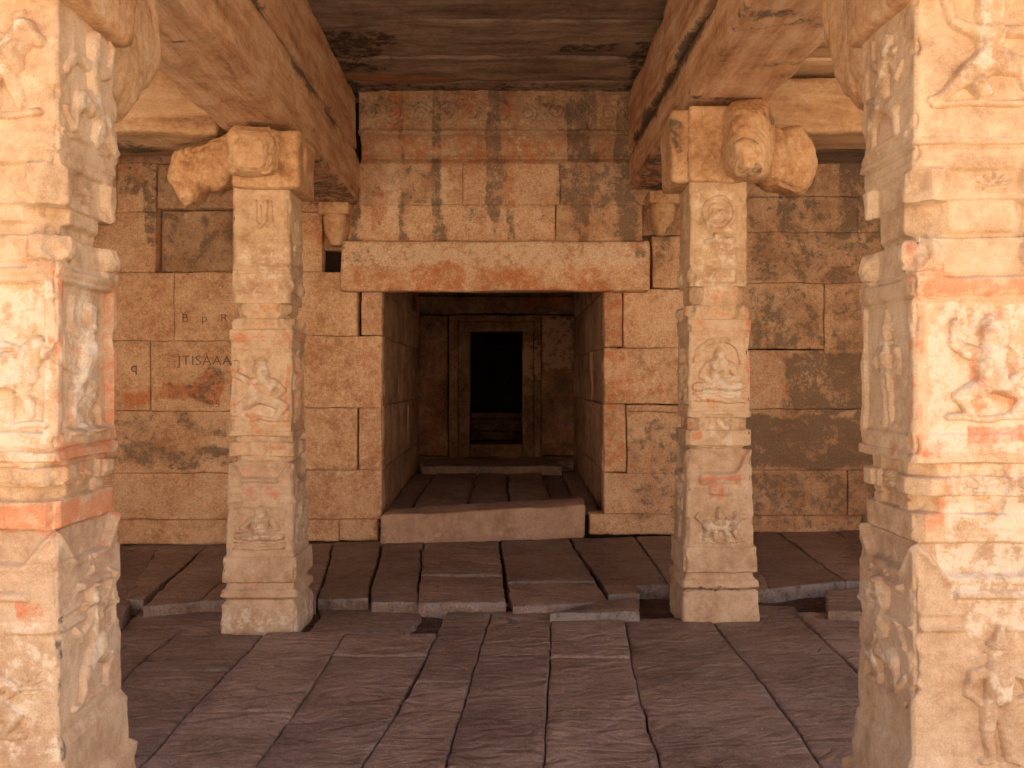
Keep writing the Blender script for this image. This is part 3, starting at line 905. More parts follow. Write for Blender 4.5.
# dark slab lying on the wall top in the right aisle
V, Q, C = rough_box([(2.0, 7.3, EYE + 1.93), (5.3, 7.3, EYE + 1.98), (2.0, 8.25, EYE + 1.93), (5.3, 8.25, EYE + 1.98),
                     (2.0, 7.3, EYE + 2.01), (5.3, 7.3, EYE + 2.01), (2.0, 8.25, EYE + 2.01), (5.3, 8.25, EYE + 2.01)], .06, .02, .012, 3, 5, .4)
o = mk('ceiling_ledge_right', V, Q, M_ceil, None, C); struct(o)

# ------------------------------------------------------------------ carved figures as height fields
def caps(x, z, L):
    h = np.zeros_like(x)
    for x0, z0, x1, z1, r0, r1 in L:
        dx, dz = x1 - x0, z1 - z0
        l2 = dx * dx + dz * dz + 1e-9
        t = np.clip(((x - x0) * dx + (z - z0) * dz) / l2, 0, 1)
        r = r0 + (r1 - r0) * t
        d = np.hypot(x - (x0 + dx * t), z - (z0 + dz * t)) / r
        hh = np.sqrt(np.clip(1 - d ** 3.4, 0, 1)) * np.minimum(.25 + r / .22, 1.15)
        h = np.maximum(h, hh)
    return h
FIG = {
 'dancer': [(0, 1.58, 0, 1.62, .17, .17), (0, 1.62, 0, 1.78, .23, .2), (0, 1.32, 0, .95, .24, .16), (-.2, 1.36, -.58, 1.5, .11, .09), (-.58, 1.5, -.72, 1.86, .08, .07), (-.72, 1.86, -.60, 1.96, .06, .05),
            (.2, 1.36, .62, 1.34, .11, .08), (.62, 1.34, .88, 1.12, .08, .07), (-.05, .9, -.42, .66, .20, .17), (-.42, .66, -.75, .38, .14, .08), (-.75, .38, -.92, .34, .06, .05),
            (-.30, .70, -.12, .42, .22, .14), (.08, .9, .5, .78, .2, .15), (.5, .78, .62, .42, .13, .08), (.62, .42, .85, .62, .07, .06), (-.85, .27, .95, .27, .05, .05)],
 'seated': [(0, 1.42, 0, 1.46, .15, .15), (0, 1.6, 0, 1.68, .11, .05), (0, 1.18, 0, .82, .25, .2), (-.24, 1.2, -.42, .85, .10, .08), (-.42, .85, -.08, .70, .08, .07), (.24, 1.2, .42, .85, .10, .08), (.42, .85, .08, .70, .08, .07),
            (-.5, .56, .5, .56, .14, .14), (-.52, .58, -.1, .64, .12, .1), (.52, .58, .1, .64, .12, .1), (-.6, .36, .6, .36, .05, .05), (-.5, .26, .5, .26, .05, .05), (-.6, .15, .6, .15, .06, .06)],
 'standing': [(0, 1.50, 0, 1.54, .12, .12), (0, 1.62, 0, 1.92, .13, .05), (-.16, 1.62, .16, 1.62, .035, .035), (-.13, 1.72, .13, 1.72, .03, .03), (0, 1.28, 0, .95, .21, .15), (-.2, 1.30, -.36, 1.26, .09, .09), (-.36, 1.26, -.44, .98, .09, .08), (-.44, .98, -.2, .86, .07, .06),
              (.2, 1.30, .36, 1.26, .09, .09), (.36, 1.26, .44, .98, .09, .08), (.44, .98, .2, .86, .07, .06), (-.09, .9, -.12, .5, .13, .1), (-.12, .5, -.13, .14, .09, .07), (.09, .9, .12, .5, .13, .1), (.12, .5, .13, .14, .09, .07),
              (-.13, .1, -.26, .07, .06, .05), (.13, .1, .26, .07, .06, .05), (-.18, .82, .18, .82, .05, .05)],
 'beast': [(-.35, .85, .35, .9, .27, .25), (.4, 1.0, .62, 1.25, .18, .17), (.62, 1.25, .82, 1.15, .14, .08), (.5, 1.42, .58, 1.5, .07, .05), (-.45, .7, -.5, .3, .12, .09), (-.2, .65, -.2, .3, .11, .08), (.2, .65, .2, .3, .11, .08), (.42, .75, .55, .35, .11, .08),
           (-.58, .95, -.8, 1.2, .06, .05), (-.8, 1.2, -.7, 1.4, .05, .05), (-.8, .2, .8, .2, .05, .05), (0, 1.2, 0, 1.35, .14, .12), (0, 1.5, 0, 1.56, .10, .10), (0, 1.3, .3, 1.2, .06, .05)],
 'monkey': [(.1, 1.6, .12, 1.65, .18, .17), (.2, 1.55, .34, 1.5, .10, .08), (0, 1.3, -.1, .85, .22, .2), (-.18, 1.35, -.5, 1.55, .10, .08), (-.5, 1.55, -.5, 1.85, .07, .07), (.15, 1.3, .45, 1.05, .1, .07), (.45, 1.05, .62, 1.2, .07, .06),
            (-.1, .8, -.5, .55, .17, .12), (-.5, .55, -.45, .2, .11, .08), (.0, .75, .38, .55, .16, .12), (.38, .55, .45, .2, .1, .08), (-.3, .9, -.75, 1.0, .06, .05), (-.75, 1.0, -.8, 1.5, .05, .04), (-.7, .12, .7, .12, .05, .05)],
 'motif_u': [(-.28, 1.5, -.26, .7, .10, .09), (-.26, .7, 0, .42, .09, .08), (0, .42, .2, .7, .08, .08), (.2, .7, .22, 1.5, .09, .09), (.45, 1.5, .48, .7, .06, .08), (-.05, 1.3, 0, .8, .05, .05)],
 'medallion': [(.5 * math.cos(a), 1.0 + .5 * math.sin(a), .5 * math.cos(a + .4), 1.0 + .5 * math.sin(a + .4), .055, .055) for a in np.arange(0, 6.28, .4)] +
              [(.33 * math.cos(a), 1.0 + .33 * math.sin(a), .33 * math.cos(a + .5), 1.0 + .33 * math.sin(a + .5), .035, .035) for a in np.arange(0, 6.28, .5)] +
              [(-.18, 1.05, -.08, 1.1, .07, .07), (.18, 1.05, .08, 1.1, .07, .07), (-.2, .88, .2, .88, .07, .07), (0, 1.0, 0, 1.02, .08, .08), (0, 1.68, .12, 1.86, .04, .03), (0, 1.68, -.12, 1.86, .04, .03), (-.1, .30, .1, .30, .12, .10), (-.42, .12, .42, .12, .10, .10)],
 'lotus': [(0, .9, .0, 1.3, .1, .05), (-.1, .85, -.35, 1.2, .1, .05), (.1, .85, .35, 1.2, .1, .05), (-.2, .7, -.6, .85, .09, .05), (.2, .7, .6, .85, .09, .05), (-.35, .5, .35, .5, .1, .1), (-.3, .3, .3, .3, .05, .05)],
 'dwarf': [(0, 1.35, 0, 1.42, .2, .2), (0, 1.62, 0, 1.66, .16, .1), (0, 1.0, 0, .75, .3, .28), (-.28, 1.1, -.6, 1.3, .11, .09), (-.6, 1.3, -.55, 1.6, .08, .08), (.28, 1.1, .55, .85, .11, .09), (.55, .85, .3, .65, .08, .08), (-.18, .6, -.55, .4, .17, .12), (-.55, .4, -.35, .12, .11, .08), (.18, .6, .55, .4, .17, .12), (.55, .4, .35, .12, .11, .08), (-.7, .08, .7, .08, .06, .06)],
}

# ------------------------------------------------------------------ pillars
FDIR = {'front': ((1, 0), (0, -1)), 'right': ((0, 1), (1, 0)), 'back': ((-1, 0), (0, 1)), 'left': ((0, -1), (-1, 0))}

class Pillar:
    """square granite shaft; table gives (z, half width, corner chamfer as a share of the half width)"""
    def __init__(s, cx, cy, table, relief, paint, seed, amp=.004):
        s.cx, s.cy, s.seed, s.amp = cx, cy, seed, amp
        t = sorted(table)
        s.tz = np.array([r[0] for r in t]); s.tw = np.array([r[1] for r in t]); s.tc = np.array([r[2] for r in t])
        s.relief, s.paint = relief, paint
    def surf(s, face, a, z, extra=0):
        """a in -1..1 across the face"""
        w = np.interp(z, s.tz, s.tw); c = np.interp(z, s.tz, s.tc) * w
        x = a * w
        h = s.relief(face, a, x, z) + extra
        fade = 1 - sstep(.93, 1.0, np.abs(a)) * .999
        q = w + h * fade
        # chamfered corners
        over = np.maximum(0, np.abs(x) + q - (2 * w - c)) / 2
        over = np.minimum(over, np.abs(x))
        x2 = x - np.sign(x) * over; q2 = q - over
        (tx, ty), (nx, ny) = FDIR[face]
        V = np.stack([s.cx + tx * x2 + nx * q2, s.cy + ty * x2 + ny * q2, z], 1)
        D = np.stack([fbm(V, 9, 4, s.seed + k, .6) for k in range(3)], 1) * s.amp
        D += np.stack([fbm(V, 2.5, 2, s.seed + 20 + k) for k in range(3)], 1) * s.amp * .9
        worn = np.exp(-np.abs(np.abs(a) - 1) * w / .02)
        ch = worn * np.clip(fbm(V, 16, 3, s.seed + 50), 0, 1) * .022
        V = V + D
        V[:, 0] -= ch * np.sign(V[:, 0] - s.cx); V[:, 1] -= ch * np.sign(V[:, 1] - s.cy)
        return V
    def part(s, name, z0, z1, parent, res, mat, faces=('front', 'right', 'back', 'left'), fine=()):
        mb = MB()
        for f in FDIR:
            r = res if f in fine else res * 4
            rz = res if f in fine else res * 4
            w = float(np.interp((z0 + z1) / 2, s.tz, s.tw))
            na = max(8, int(2 * w / r)); nz = max(3, int((z1 - z0) / rz))
            a = np.concatenate([[-1, -.985], np.linspace(-.96, .96, na), [.985, 1]])
            zz = np.linspace(z0, z1, nz)
            k = [t for t in s.tz if z0 < t < z1]
            zz = np.unique(np.round(np.concatenate([zz, k]), 5))
            A, Z = np.meshgrid(a, zz, indexing='ij')
            A = A.ravel(); Z = Z.ravel()
            V = s.surf(f, A, Z)
            C = np.zeros((len(V), 4)); C[:, 3] = .5
            C[:, :3] = s.paint(f, A, Z, V)
            mb.add(V, gridq(len(a), len(zz)), C)
        # close the top and bottom
        for z in (z0, z1):
            w = float(np.interp(z, s.tz, s.tw)) * .82
            V = np.array([(s.cx - w, s.cy - w, z), (s.cx + w, s.cy - w, z), (s.cx + w, s.cy + w, z), (s.cx - w, s.cy + w, z)])
            mb.add(V, [(0, 1, 2, 3)])
        return mb.build(name, mat, parent)
    def figure(s, kind, face, z0, height, parent, res, mat, depth=.022, a0=0.0, width=None, halo=False, name='carved_figure', label=None, mirror=False, rim=.42):
        sc = height / 1.95
        w = float(np.interp(z0 + height / 2, s.tz, s.tw))
        W = width or 1.0
        xs_ = np.arange(a0 * w - 1.0 * sc * W, a0 * w + 1.0 * sc * W, res)
        xs_ = xs_[np.abs(xs_) < w * .97]
        zs_ = np.arange(z0, z0 + height * 1.04, res)
        X, Z = np.meshgrid(xs_, zs_, indexing='ij')
        X = X.ravel(); Z = Z.ravel()
        u = (X - a0 * w) / (sc * W); v = (Z - z0) / sc
        if mirror: u = -u
        g = np.stack([X, Z * 0 + s.seed, Z], 1)
        u = u + fbm(g, 14, 2, 3) * .035; v = v + fbm(g, 14, 2, 4) * .035
        h = caps(u, v, FIG[kind])
        if halo:
            d = np.hypot(u, v - 1.35)
            h = np.maximum(h, .45 * (np.abs(d - .55) < .07) * (v > 1.2))
        er = .75 + .25 * fbm(g, 25, 3, 9)
        hh = h * depth * er * (1.7 if face == 'front' or w < .2 else .95)
        ww = np.interp(Z, s.tz, s.tw)
        V = s.surf(face, X / ww, Z, extra=0)
        (tx, ty), (nx, ny) = FDIR[face]
        V[:, 0] += nx * (hh - .0012); V[:, 1] += ny * (hh - .0012)
        Q = gridq(len(xs_), len(zs_))
        m = (h > .02)
        keep = m[Q].any(1)
        Q = Q[keep]
        used, inv = np.unique(Q, return_inverse=True)
        C = np.zeros((len(V), 4)); C[:, 3] = .5
        C[:, :3] = s.paint(face, X / ww, Z, V)
        C[:, 2] = np.maximum(C[:, 2], .46 * sstep(.5, .9, h)); C[:, 0] = np.maximum(C[:, 0], rim * (1 - sstep(.2, .7, h)))
        o = mk(name, V[used], inv.reshape(Q.shape), mat, parent, C[used])
        if label: o['label'] = label
        return o

def line(z, z0, wd, h):
    return h * np.exp(-((z - z0) / wd) ** 2)
def rect(x, z, x0, x1, z0, z1, h, s=.004):
    return h * boxmask(x, z, x0, x1, z0, z1, s)

def shoulder(a, z, zpeak, zflat, zback, depth):
    """octagonal waist sinking into the block below between raised horn-like corners"""
    b = np.abs(a)
    zl = zflat + (zpeak - zflat) * sstep(.45, .98, b)
    rec = sstep(-.004, .008, z - zl) * (1 - sstep(zback - .002, zback + .004, z))
    rim = np.exp(-((z - zl + .012) / .010) ** 2) * .008 * (z < zback)
    return -depth * rec + rim

def knobs(a, z, zc, r, w, depth):
    """two hooded knobs at the corners of the face and the hollow between them"""
    u = (np.abs(a) - .78) * w
    d = np.hypot(u, np.maximum(0, z - zc)) / r
    ins = 1 - sstep(.92, 1.06, d)
    band = boxmask(z, z * 0, zc - r * 1.4, zc + r * 1.5, -1, 1, .006)
    h = -depth * (1 - ins) * band
    d2 = np.hypot(u, z - zc) / r
    h = h + .020 * np.sqrt(np.clip(1 - d2 ** 2.5, 0, 1))
    # lobes of the hood
    return h + .004 * np.cos(np.arctan2(u, z - zc + r) * 14) * ins * band

# --- pillar paint
def pillar_paint(rowsred, seed, pale=(), dark=(), edges=None):
    def f(face, a, z, V):
        o_ = np.zeros((len(V), 3))
        w = fbm(V, 12, 3, seed) * .5
        zz = z + w * .02; aa = a + w * .12
        for z0, z1, s, a0, a1, fc in rowsred:
            if fc is None or face in fc:
                o_[:, 0] = np.maximum(o_[:, 0], s * boxmask(aa, zz, a0, a1, z0, z1, .03 if z1 - z0 > .08 else .012))
        for z0, z1, s, a0, a1, fc in pale:
            if fc is None or face in fc:
                o_[:, 2] = np.maximum(o_[:, 2], s * boxmask(aa, zz, a0, a1, z0, z1, .03))
        for z0, z1, s, a0, a1, fc in dark:
            if fc is None or face in fc:
                o_[:, 1] = np.maximum(o_[:, 1], s * boxmask(aa, zz, a0, a1, z0, z1, .015))
        return o_
    return f

def E(v): return EYE + v

# ---- small pillars -------------------------------------------------
KS = 5.512 / F
def zsm(py): return EYE + (378 - py) * KS

def small_relief(rows, extra):
    def f(face, a, x, z):
        h = 0
        for z0, wd, d in rows['lines']:
            h = h + 1.35 * line(z, z0, wd, d)
        h = h + shoulder(a, z, *rows['shoulder'])
        h = h + knobs(a, z, rows['knob'], rows['kr'], .18, .018)
        # hanging corner bosses under the upper block
        zp = rows['pend']
        d = np.hypot((np.abs(a) - .8) * .18, (z - zp) * .9) / .032
        h = h + .016 * np.sqrt(np.clip(1 - d ** 2, 0, 1))
        h = h - .014 * (1 - sstep(.55, .62, np.abs(a))) * boxmask(z, z * 0, zp - .04, zp + .045, -1, 1, .005)
        h = h + extra(face, a, x, z)
        return h
    return f

def small_pillar(name, cx, cy, R, label, figs, paint, seed, capspec, fine):
    w = .177
    zt_, zb_ = R['top'], R['bottom']
    tab = [(zt_ + .05, w, .06), (R['ub_bot'], w, .06), (R['ub_bot'] - .005, w + .004, .06), (R['pend_bot'], w, .10), (R['pend_bot'] - .006, w - .010, .45), (R['oct_bot'], w - .008, .45),
           (R['oct_bot'] - .006, w + .004, .12), (R['knob_bot'], w + .006, .08), (R['knob_bot'] - .006, w + .016, .05), (R['pb_top'], w + .016, .05), (R['pb_top'] - .006, w + .009, .06),
           (R['pb_bot'], w + .013, .06), (R['pb_bot'] - .006, w + .020, .06), (R['pb_bot'] - .03, w + .018, .08), (R['pb_bot'] - .036, w + .005, .35), (R['w_mid'] + .004, w + .004, .35),
           (R['w_mid'], w + .022, .12), (R['w_mid2'], w + .022, .12), (R['w_mid2'] - .006, w + .004, .35), (R['sh_top'] + .005, w + .004, .40), (R['sh_top'] - .002, w + .020, .05), (R['lb_bot'] + .004, w + .033, .05),
           (R['lb_bot'], w + .048, .06), (R['die_bot'] + .012, w + .052, .06), (R['die_bot'], w + .030, .06), (R['die_bot'] - .030, w + .034, .05), (R['die_bot'] - .045, w + .056, .05), (R['die_bot'] - .080, w + .060, .05),
           (R['die_bot'] - .10, w + .030, .05), (R['base_top'] + .012, w + .038, .05), (R['base_top'], w + .052, .05), (zb_ + .03, w + .058, .05), (zb_ - .05, w + .058, .05)]
    pl = Pillar(cx, cy, tab, small_relief(R, R['extra']), paint, seed, .0045)
    root = empty(name, (cx, cy, zb_))
    tag(root, label, 'pillar')
    res = .0075
    parts = {}
    for nm, z0, z1 in [('base', zb_ - .05, R['lb_bot']), ('lower_block', R['lb_bot'], R['sh_top']), ('lower_waist', R['sh_top'], R['pb_bot'] - .033),
                       ('panel_block', R['pb_bot'] - .033, R['knob_bot']), ('upper_waist', R['knob_bot'], R['pend_bot']), ('upper_block', R['pend_bot'], zt_ + .03)]:
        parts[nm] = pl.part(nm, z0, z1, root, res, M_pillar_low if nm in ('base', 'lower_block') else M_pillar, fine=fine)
    for kind, face, z0, hgt, pn, kw in figs:
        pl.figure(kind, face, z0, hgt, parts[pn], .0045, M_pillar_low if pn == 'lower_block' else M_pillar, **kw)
    cap = capspec(root)
    return root, pl

# ---- capital built from a body and bracket arms
def arm(cap, name, sections, side, seed, ex=3.0, tone=.5, label=None, dark=0, ridge=.014):
    V, Q, C, T = loft(sections, side, (0, 0, 1), 64, 80, ex + .8, .014, seed, 8, tone, ridge)
    C[:, 1] = dark * sstep(-.1, .5, fbm(V, 6, 3, seed))
    C[:, 0] = .3 * sstep(.0, .6, fbm(V, 4, 3, seed + 9))
    # shallow ribs following the scroll
    o = mk(name, V, Q, M_cap, cap, C, T=T)
    return o

M_cap = stone('capital_granite', [(.28, (.36, .19, .09)), (.44, (.54, .32, .17)), (.56, (.64, .42, .24)), (.72, (.70, .52, .34))], red=(.46, .16, .05), tonegain=.4, bump=.45, scale=3.5)

def cap_body(root, x0, x1, y0, y1, z0, z1, seed, dark=.0, r=.03):
    V, Q, C = rough_box(box8(x0, x1, y0, y1, z0, z1), .02, r, .008, 6, seed, .55)
    C[:, 1] = dark * sstep(0, .5, fbm(V, (6, 6, 1.5), 3, seed))
    C[:, 0] = .25 * sstep(.0, .6, fbm(V, 4, 3, seed + 9))
    return mk('capital', V, Q, M_cap, root, C)

def PX(px, Y): return (px - 513) * Y / F
def PZ(py, Y): return EYE + (378 - py) * Y / F

# left small pillar
CXL, CYL = -1.545, 5.512 + .177
RL = dict(top=zsm(189), ub_bot=zsm(270), pend_bot=zsm(303), oct_bot=zsm(318), knob_bot=zsm(329), pb_top=zsm(340), pb_bot=zsm(431), w_mid=zsm(443), w_mid2=zsm(456), sh_top=zsm(463), lb_bot=zsm(556), die_bot=zsm(582), base_top=zsm(604), bottom=zsm(630) - .03,
          shoulder=(zsm(463), zsm(478), zsm(462), .022), knob=zsm(321), kr=.036, pend=zsm(286),
          lines=[(zsm(238), .006, -.007), (zsm(243), .005, .005), (zsm(262), .005, -.007), (zsm(267), .006, .006), (zsm(272), .005, -.010), (zsm(348), .004, -.008), (zsm(336), .004, -.006), (zsm(426), .004, -.007), (zsm(486), .004, .007), (zsm(495), .004, -.006)])
def exL(face, a, x, z):
    h = rect(a, z, -.55, .55, zsm(483), zsm(479), .012, .01)
    h = h + rect(a, z, -.98, -.5, zsm(503), zsm(500), .008) + rect(a, z, .5, .98, zsm(503), zsm(500), .008)
    h = h - .010 * boxmask(a, z, -.72, .72, zsm(549), zsm(508), .006)
    h = h - .010 * boxmask(a, z, -.82, .82, zsm(422), zsm(352), .005)
    h = h + (.014 if face in ('front', 'right') else 0) * (1 - sstep(.52, .6, np.abs(a))) * 0
    h = h - .018 * (1 - sstep(.30, .36, np.abs(a))) * boxmask(z, z * 0, zsm(457), zsm(442), -1, 1, .004)
    return h
RL['extra'] = exL
redL = [(zsm(430), zsm(346), .42, -1, 1, ('front', 'right')), (zsm(300), zsm(190), .28, -1, 1, ('right',)), (zsm(330), zsm(303), .42, -1, 1, None), (zsm(480), zsm(430), .38, -1, 1, None), (zsm(345), zsm(331), .62, -1, 1, None), (zsm(430), zsm(346), .75, .80, 1, ('front',)), (zsm(430), zsm(346), .6, -1, -.82, ('front',)), (zsm(312), zsm(302), .8, -.1, .8, ('front',)), (zsm(500), zsm(486), .5, -.6, .6, ('front',)),
        (zsm(438), zsm(425), .6, -.4, .1, ('front',)), (zsm(450), zsm(444), .85, .4, .8, ('front',)), (zsm(420), zsm(350), .58, -.5, 1, ('right',)), (zsm(600), zsm(575), .33, -1, 1, None), (zsm(556), zsm(500), .22, -1, 1, ('front', 'right')), (zsm(300), zsm(280), .25, -1, 1, None)]
paleL = [(zsm(300), zsm(243), .4, -1, 1, None), (zsm(420), zsm(360), .42, -.7, .7, ('front',)), (zsm(635), zsm(604), .45, -1, 1, None), (zsm(470), zsm(440), .35, -.5, .5, ('front',))]
def capL(root):
    Y = 5.45
    c = cap_body(root, PX(231, Y), PX(304, Y) - .03, Y + .0, 5.512 + .40, PZ(188, Y), PZ(130, Y), 200)
    b = arm(c, 'bracket', [((PX(240, 5.6), 5.69, PZ(155, 5.6)), .15, .14), ((PX(215, 5.6), 5.69, PZ(162, 5.6)), .14, .165), ((PX(200, 5.6), 5.69, PZ(166, 5.6)), .12, .14), ((PX(192, 5.6), 5.69, PZ(172, 5.6)), .12, .17),
                ((PX(182, 5.6), 5.69, PZ(176, 5.6)), .115, .185), ((PX(174, 5.6), 5.69, PZ(172, 5.6)), .10, .13), ((PX(167, 5.6), 5.69, PZ(172, 5.6)), .06, .04)], (0, 1, 0), 210, 2.6)
    arm(c, 'bracket', [((PX(252, Y), 5.52, PZ(152, Y)), .15, .13), ((PX(254, Y), 5.43, PZ(152, Y)), .15, .15), ((PX(254, Y), 5.37, PZ(156, Y)), .13, .13), ((PX(254, Y), 5.32, PZ(160, Y)), .09, .08)], (1, 0, 0), 220, 4.0, ridge=.02)
    arm(c, 'bracket', [((CXL, 5.85, PZ(155, Y)), .16, .13), ((CXL, 6.1, PZ(150, Y)), .15, .14), ((CXL, 6.25, PZ(148, Y)), .12, .08)], (1, 0, 0), 226, 3.0)
    arm(c, 'bracket', [((-1.42, 5.69, PZ(158, Y)), .13, .15), ((-1.34, 5.69, PZ(156, Y)), .12, .13), ((-1.29, 5.69, PZ(152, Y)), .09, .08)], (0, 1, 0), 228, 3.4)
    return c
figsL = [('motif_u', 'front', zsm(236), (236 - 192) * KS, 'upper_block', dict(depth=.019)),
         ('dwarf', 'front', zsm(422), (422 - 349) * KS, 'panel_block', dict(depth=.028, width=1.15, label='seated figure with raised hand and pale worn body')),
         ('standing', 'right', zsm(424), (424 - 350) * KS, 'panel_block', dict(depth=.024, a0=-.1)),
         ('seated', 'front', zsm(551), (551 - 499) * KS, 'lower_block', dict(depth=.026, width=1.5)),
         ('monkey', 'right', zsm(551), (551 - 480) * KS, 'lower_block', dict(depth=.024)),
         ('lotus', 'right', zsm(262), (262 - 195) * KS, 'upper_block', dict(depth=.014))]
small_pillar('carved_pillar', CXL, CYL, RL, 'slender carved pillar in the middle distance, left of the vestibule opening, scroll bracket at top', figsL, pillar_paint(redL, 5, paleL), 300, capL, ('front', 'right'))

# right small pillar
CXR, CYR = PX(719, 5.512) + .0, 5.512 + .177
RR = dict(top=zsm(181), ub_bot=zsm(262), pend_bot=zsm(286), oct_bot=zsm(304), knob_bot=zsm(319), pb_top=zsm(331), pb_bot=zsm(412), w_mid=zsm(430), w_mid2=zsm(445), sh_top=zsm(449), lb_bot=zsm(546), die_bot=zsm(572), base_top=zsm(590), bottom=zsm(615) - .03,
          shoulder=(zsm(449), zsm(472), zsm(448), .026), knob=zsm(311), kr=.036, pend=zsm(276),
          lines=[(zsm(256), .004, .006), (zsm(266), .004, -.010), (zsm(321), .004, -.007), (zsm(327), .004, -.007), (zsm(336), .005, -.009), (zsm(405), .004, -.007), (zsm(410), .004, .006), (zsm(478), .004, .005)])
def exR(face, a, x, z):
    h = rect(a, z, -.6, .6, zsm(482), zsm(474), .016, .008)
    h = h + rect(a, z, -.3, .3, zsm(494), zsm(484), .012, .008)
    h = h + rect(a, z, -.95, -.55, zsm(252), zsm(249), .006) + rect(a, z, .0, .95, zsm(252), zsm(249), .006)
    h = h - .010 * boxmask(a, z, -.80, .84, zsm(404), zsm(340), .005)
    h = h - .016 * (1 - sstep(.35, .45, np.abs(a))) * boxmask(z, z * 0, zsm(429), zsm(414), -1, 1, .004)
    return h
RR['extra'] = exR
redR = [(zsm(412), zsm(331), .38, -1, 1, None), (zsm(330), zsm(286), .38, -1, 1, None), (zsm(520), zsm(430), .32, -1, 1, None), (zsm(303), zsm(287), .7, -.2, 1, ('front',)), (zsm(405), zsm(306), .8, .84, 1, ('front',)), (zsm(480), zsm(474), .98, -.6, .6, ('front',)), (zsm(500), zsm(482), .8, -.5, .1, ('front',)), (zsm(480), zsm(440), .5, .5, 1, ('front',)),
        (zsm(405), zsm(330), .5, -.9, -.7, ('front',)), (zsm(440), zsm(430), .8, -.9, -.5, ('front',)), (zsm(440), zsm(330), .45, -1, 1, ('left',)), (zsm(560), zsm(440), .3, -1, 1, ('left',)), (zsm(404), zsm(390), .4, -1, 1, ('front',))]
paleR = [(zsm(300), zsm(185), .42, -.8, .6, ('front',)), (zsm(400), zsm(372), .6, -.5, .7, ('front',)), (zsm(452), zsm(415), .5, -.3, .4, ('front',)), (zsm(545), zsm(515), .5, -.6, .6, ('front',))]
darkR = [(zsm(590), zsm(584), .45, -1, 1, None)]
def capR(root):
    Y = 5.45
    c = cap_body(root, PX(690, Y), PX(740, Y), Y + .02, 5.9, PZ(181, Y), PZ(102, Y), 240)
    # side towards the middle aisle, streaked with soot
    V, Q, C = rough_box(box8(PX(668, 5.6), PX(694, 5.6), 5.50, 5.88, PZ(186, 5.6), PZ(112, 5.6)), .02, .035, .012, 5, 241, .4)
    C[:, 1] = .55 * sstep(-.2, .4, fbm(V, (8, 8, 1.2), 3, 3))
    mk('bracket', V, Q, M_cap, c, C)
    arm(c, 'bracket', [((PX(745, Y), 5.60, PZ(140, Y)), .17, .24), ((PX(748, Y), 5.45, PZ(140, Y)), .155, .245), ((PX(750, 5.3), 5.30, PZ(141, 5.3)), .135, .225), ((PX(750, 5.2), 5.20, PZ(147, 5.2)), .12, .18), ((PX(750, 5.1), 5.11, PZ(154, 5.1)), .08, .10), ((PX(750, 5.05), 5.06, PZ(160, 5.05)), .03, .03)], (1, 0, 0), 250, 2.6, dark=.45)
    arm(c, 'bracket', [((PX(745, 5.6), 5.69, PZ(142, 5.6)), .16, .20), ((PX(770, 5.6), 5.69, PZ(152, 5.6)), .15, .20), ((PX(782, 5.6), 5.69, PZ(157, 5.6)), .13, .19), ((PX(795, 5.6), 5.69, PZ(158, 5.6)), .145, .215), ((PX(806, 5.6), 5.69, PZ(160, 5.6)), .14, .205), ((PX(815, 5.6), 5.69, PZ(163, 5.6)), .10, .13), ((PX(819, 5.6), 5.69, PZ(164, 5.6)), .05, .06)], (0, 1, 0), 260, 2.6)
    arm(c, 'bracket', [((CXR, 5.85, PZ(145, Y)), .16, .20), ((CXR, 6.1, PZ(136, Y)), .15, .16), ((CXR, 6.25, PZ(132, Y)), .12, .08)], (1, 0, 0), 266, 3.0)
    return c
figsR = [('medallion', 'front', zsm(245), (245 - 183) * KS, 'upper_block', dict(depth=.020, name='carved_medallion', a0=.02)),
         ('seated', 'front', zsm(405), (405 - 338) * KS, 'panel_block', dict(depth=.028, halo=True, width=1.2, label='meditating seated figure on a pedestal')),
         ('dwarf', 'left', zsm(404), (404 - 340) * KS, 'panel_block', dict(depth=.024)),
         ('beast', 'front', zsm(545), (545 - 498) * KS, 'lower_block', dict(depth=.026, width=1.25)),
         ('standing', 'left', zsm(544), (544 - 478) * KS, 'lower_block', dict(depth=.024)),
         ('lotus', 'left', zsm(250), (250 - 190) * KS, 'upper_block', dict(depth=.010))]
small_pillar('carved_pillar', CXR, CYR, RR, 'slender carved pillar in the middle distance, right of the vestibule opening, round medallion at top', figsR, pillar_paint(redR, 6, paleR, darkR), 330, capR, ('front', 'left'))

# ---- near pillars --------------------------------------------------
KF = 2.56 / F
def zn(py): return EYE + (378 - py) * KF

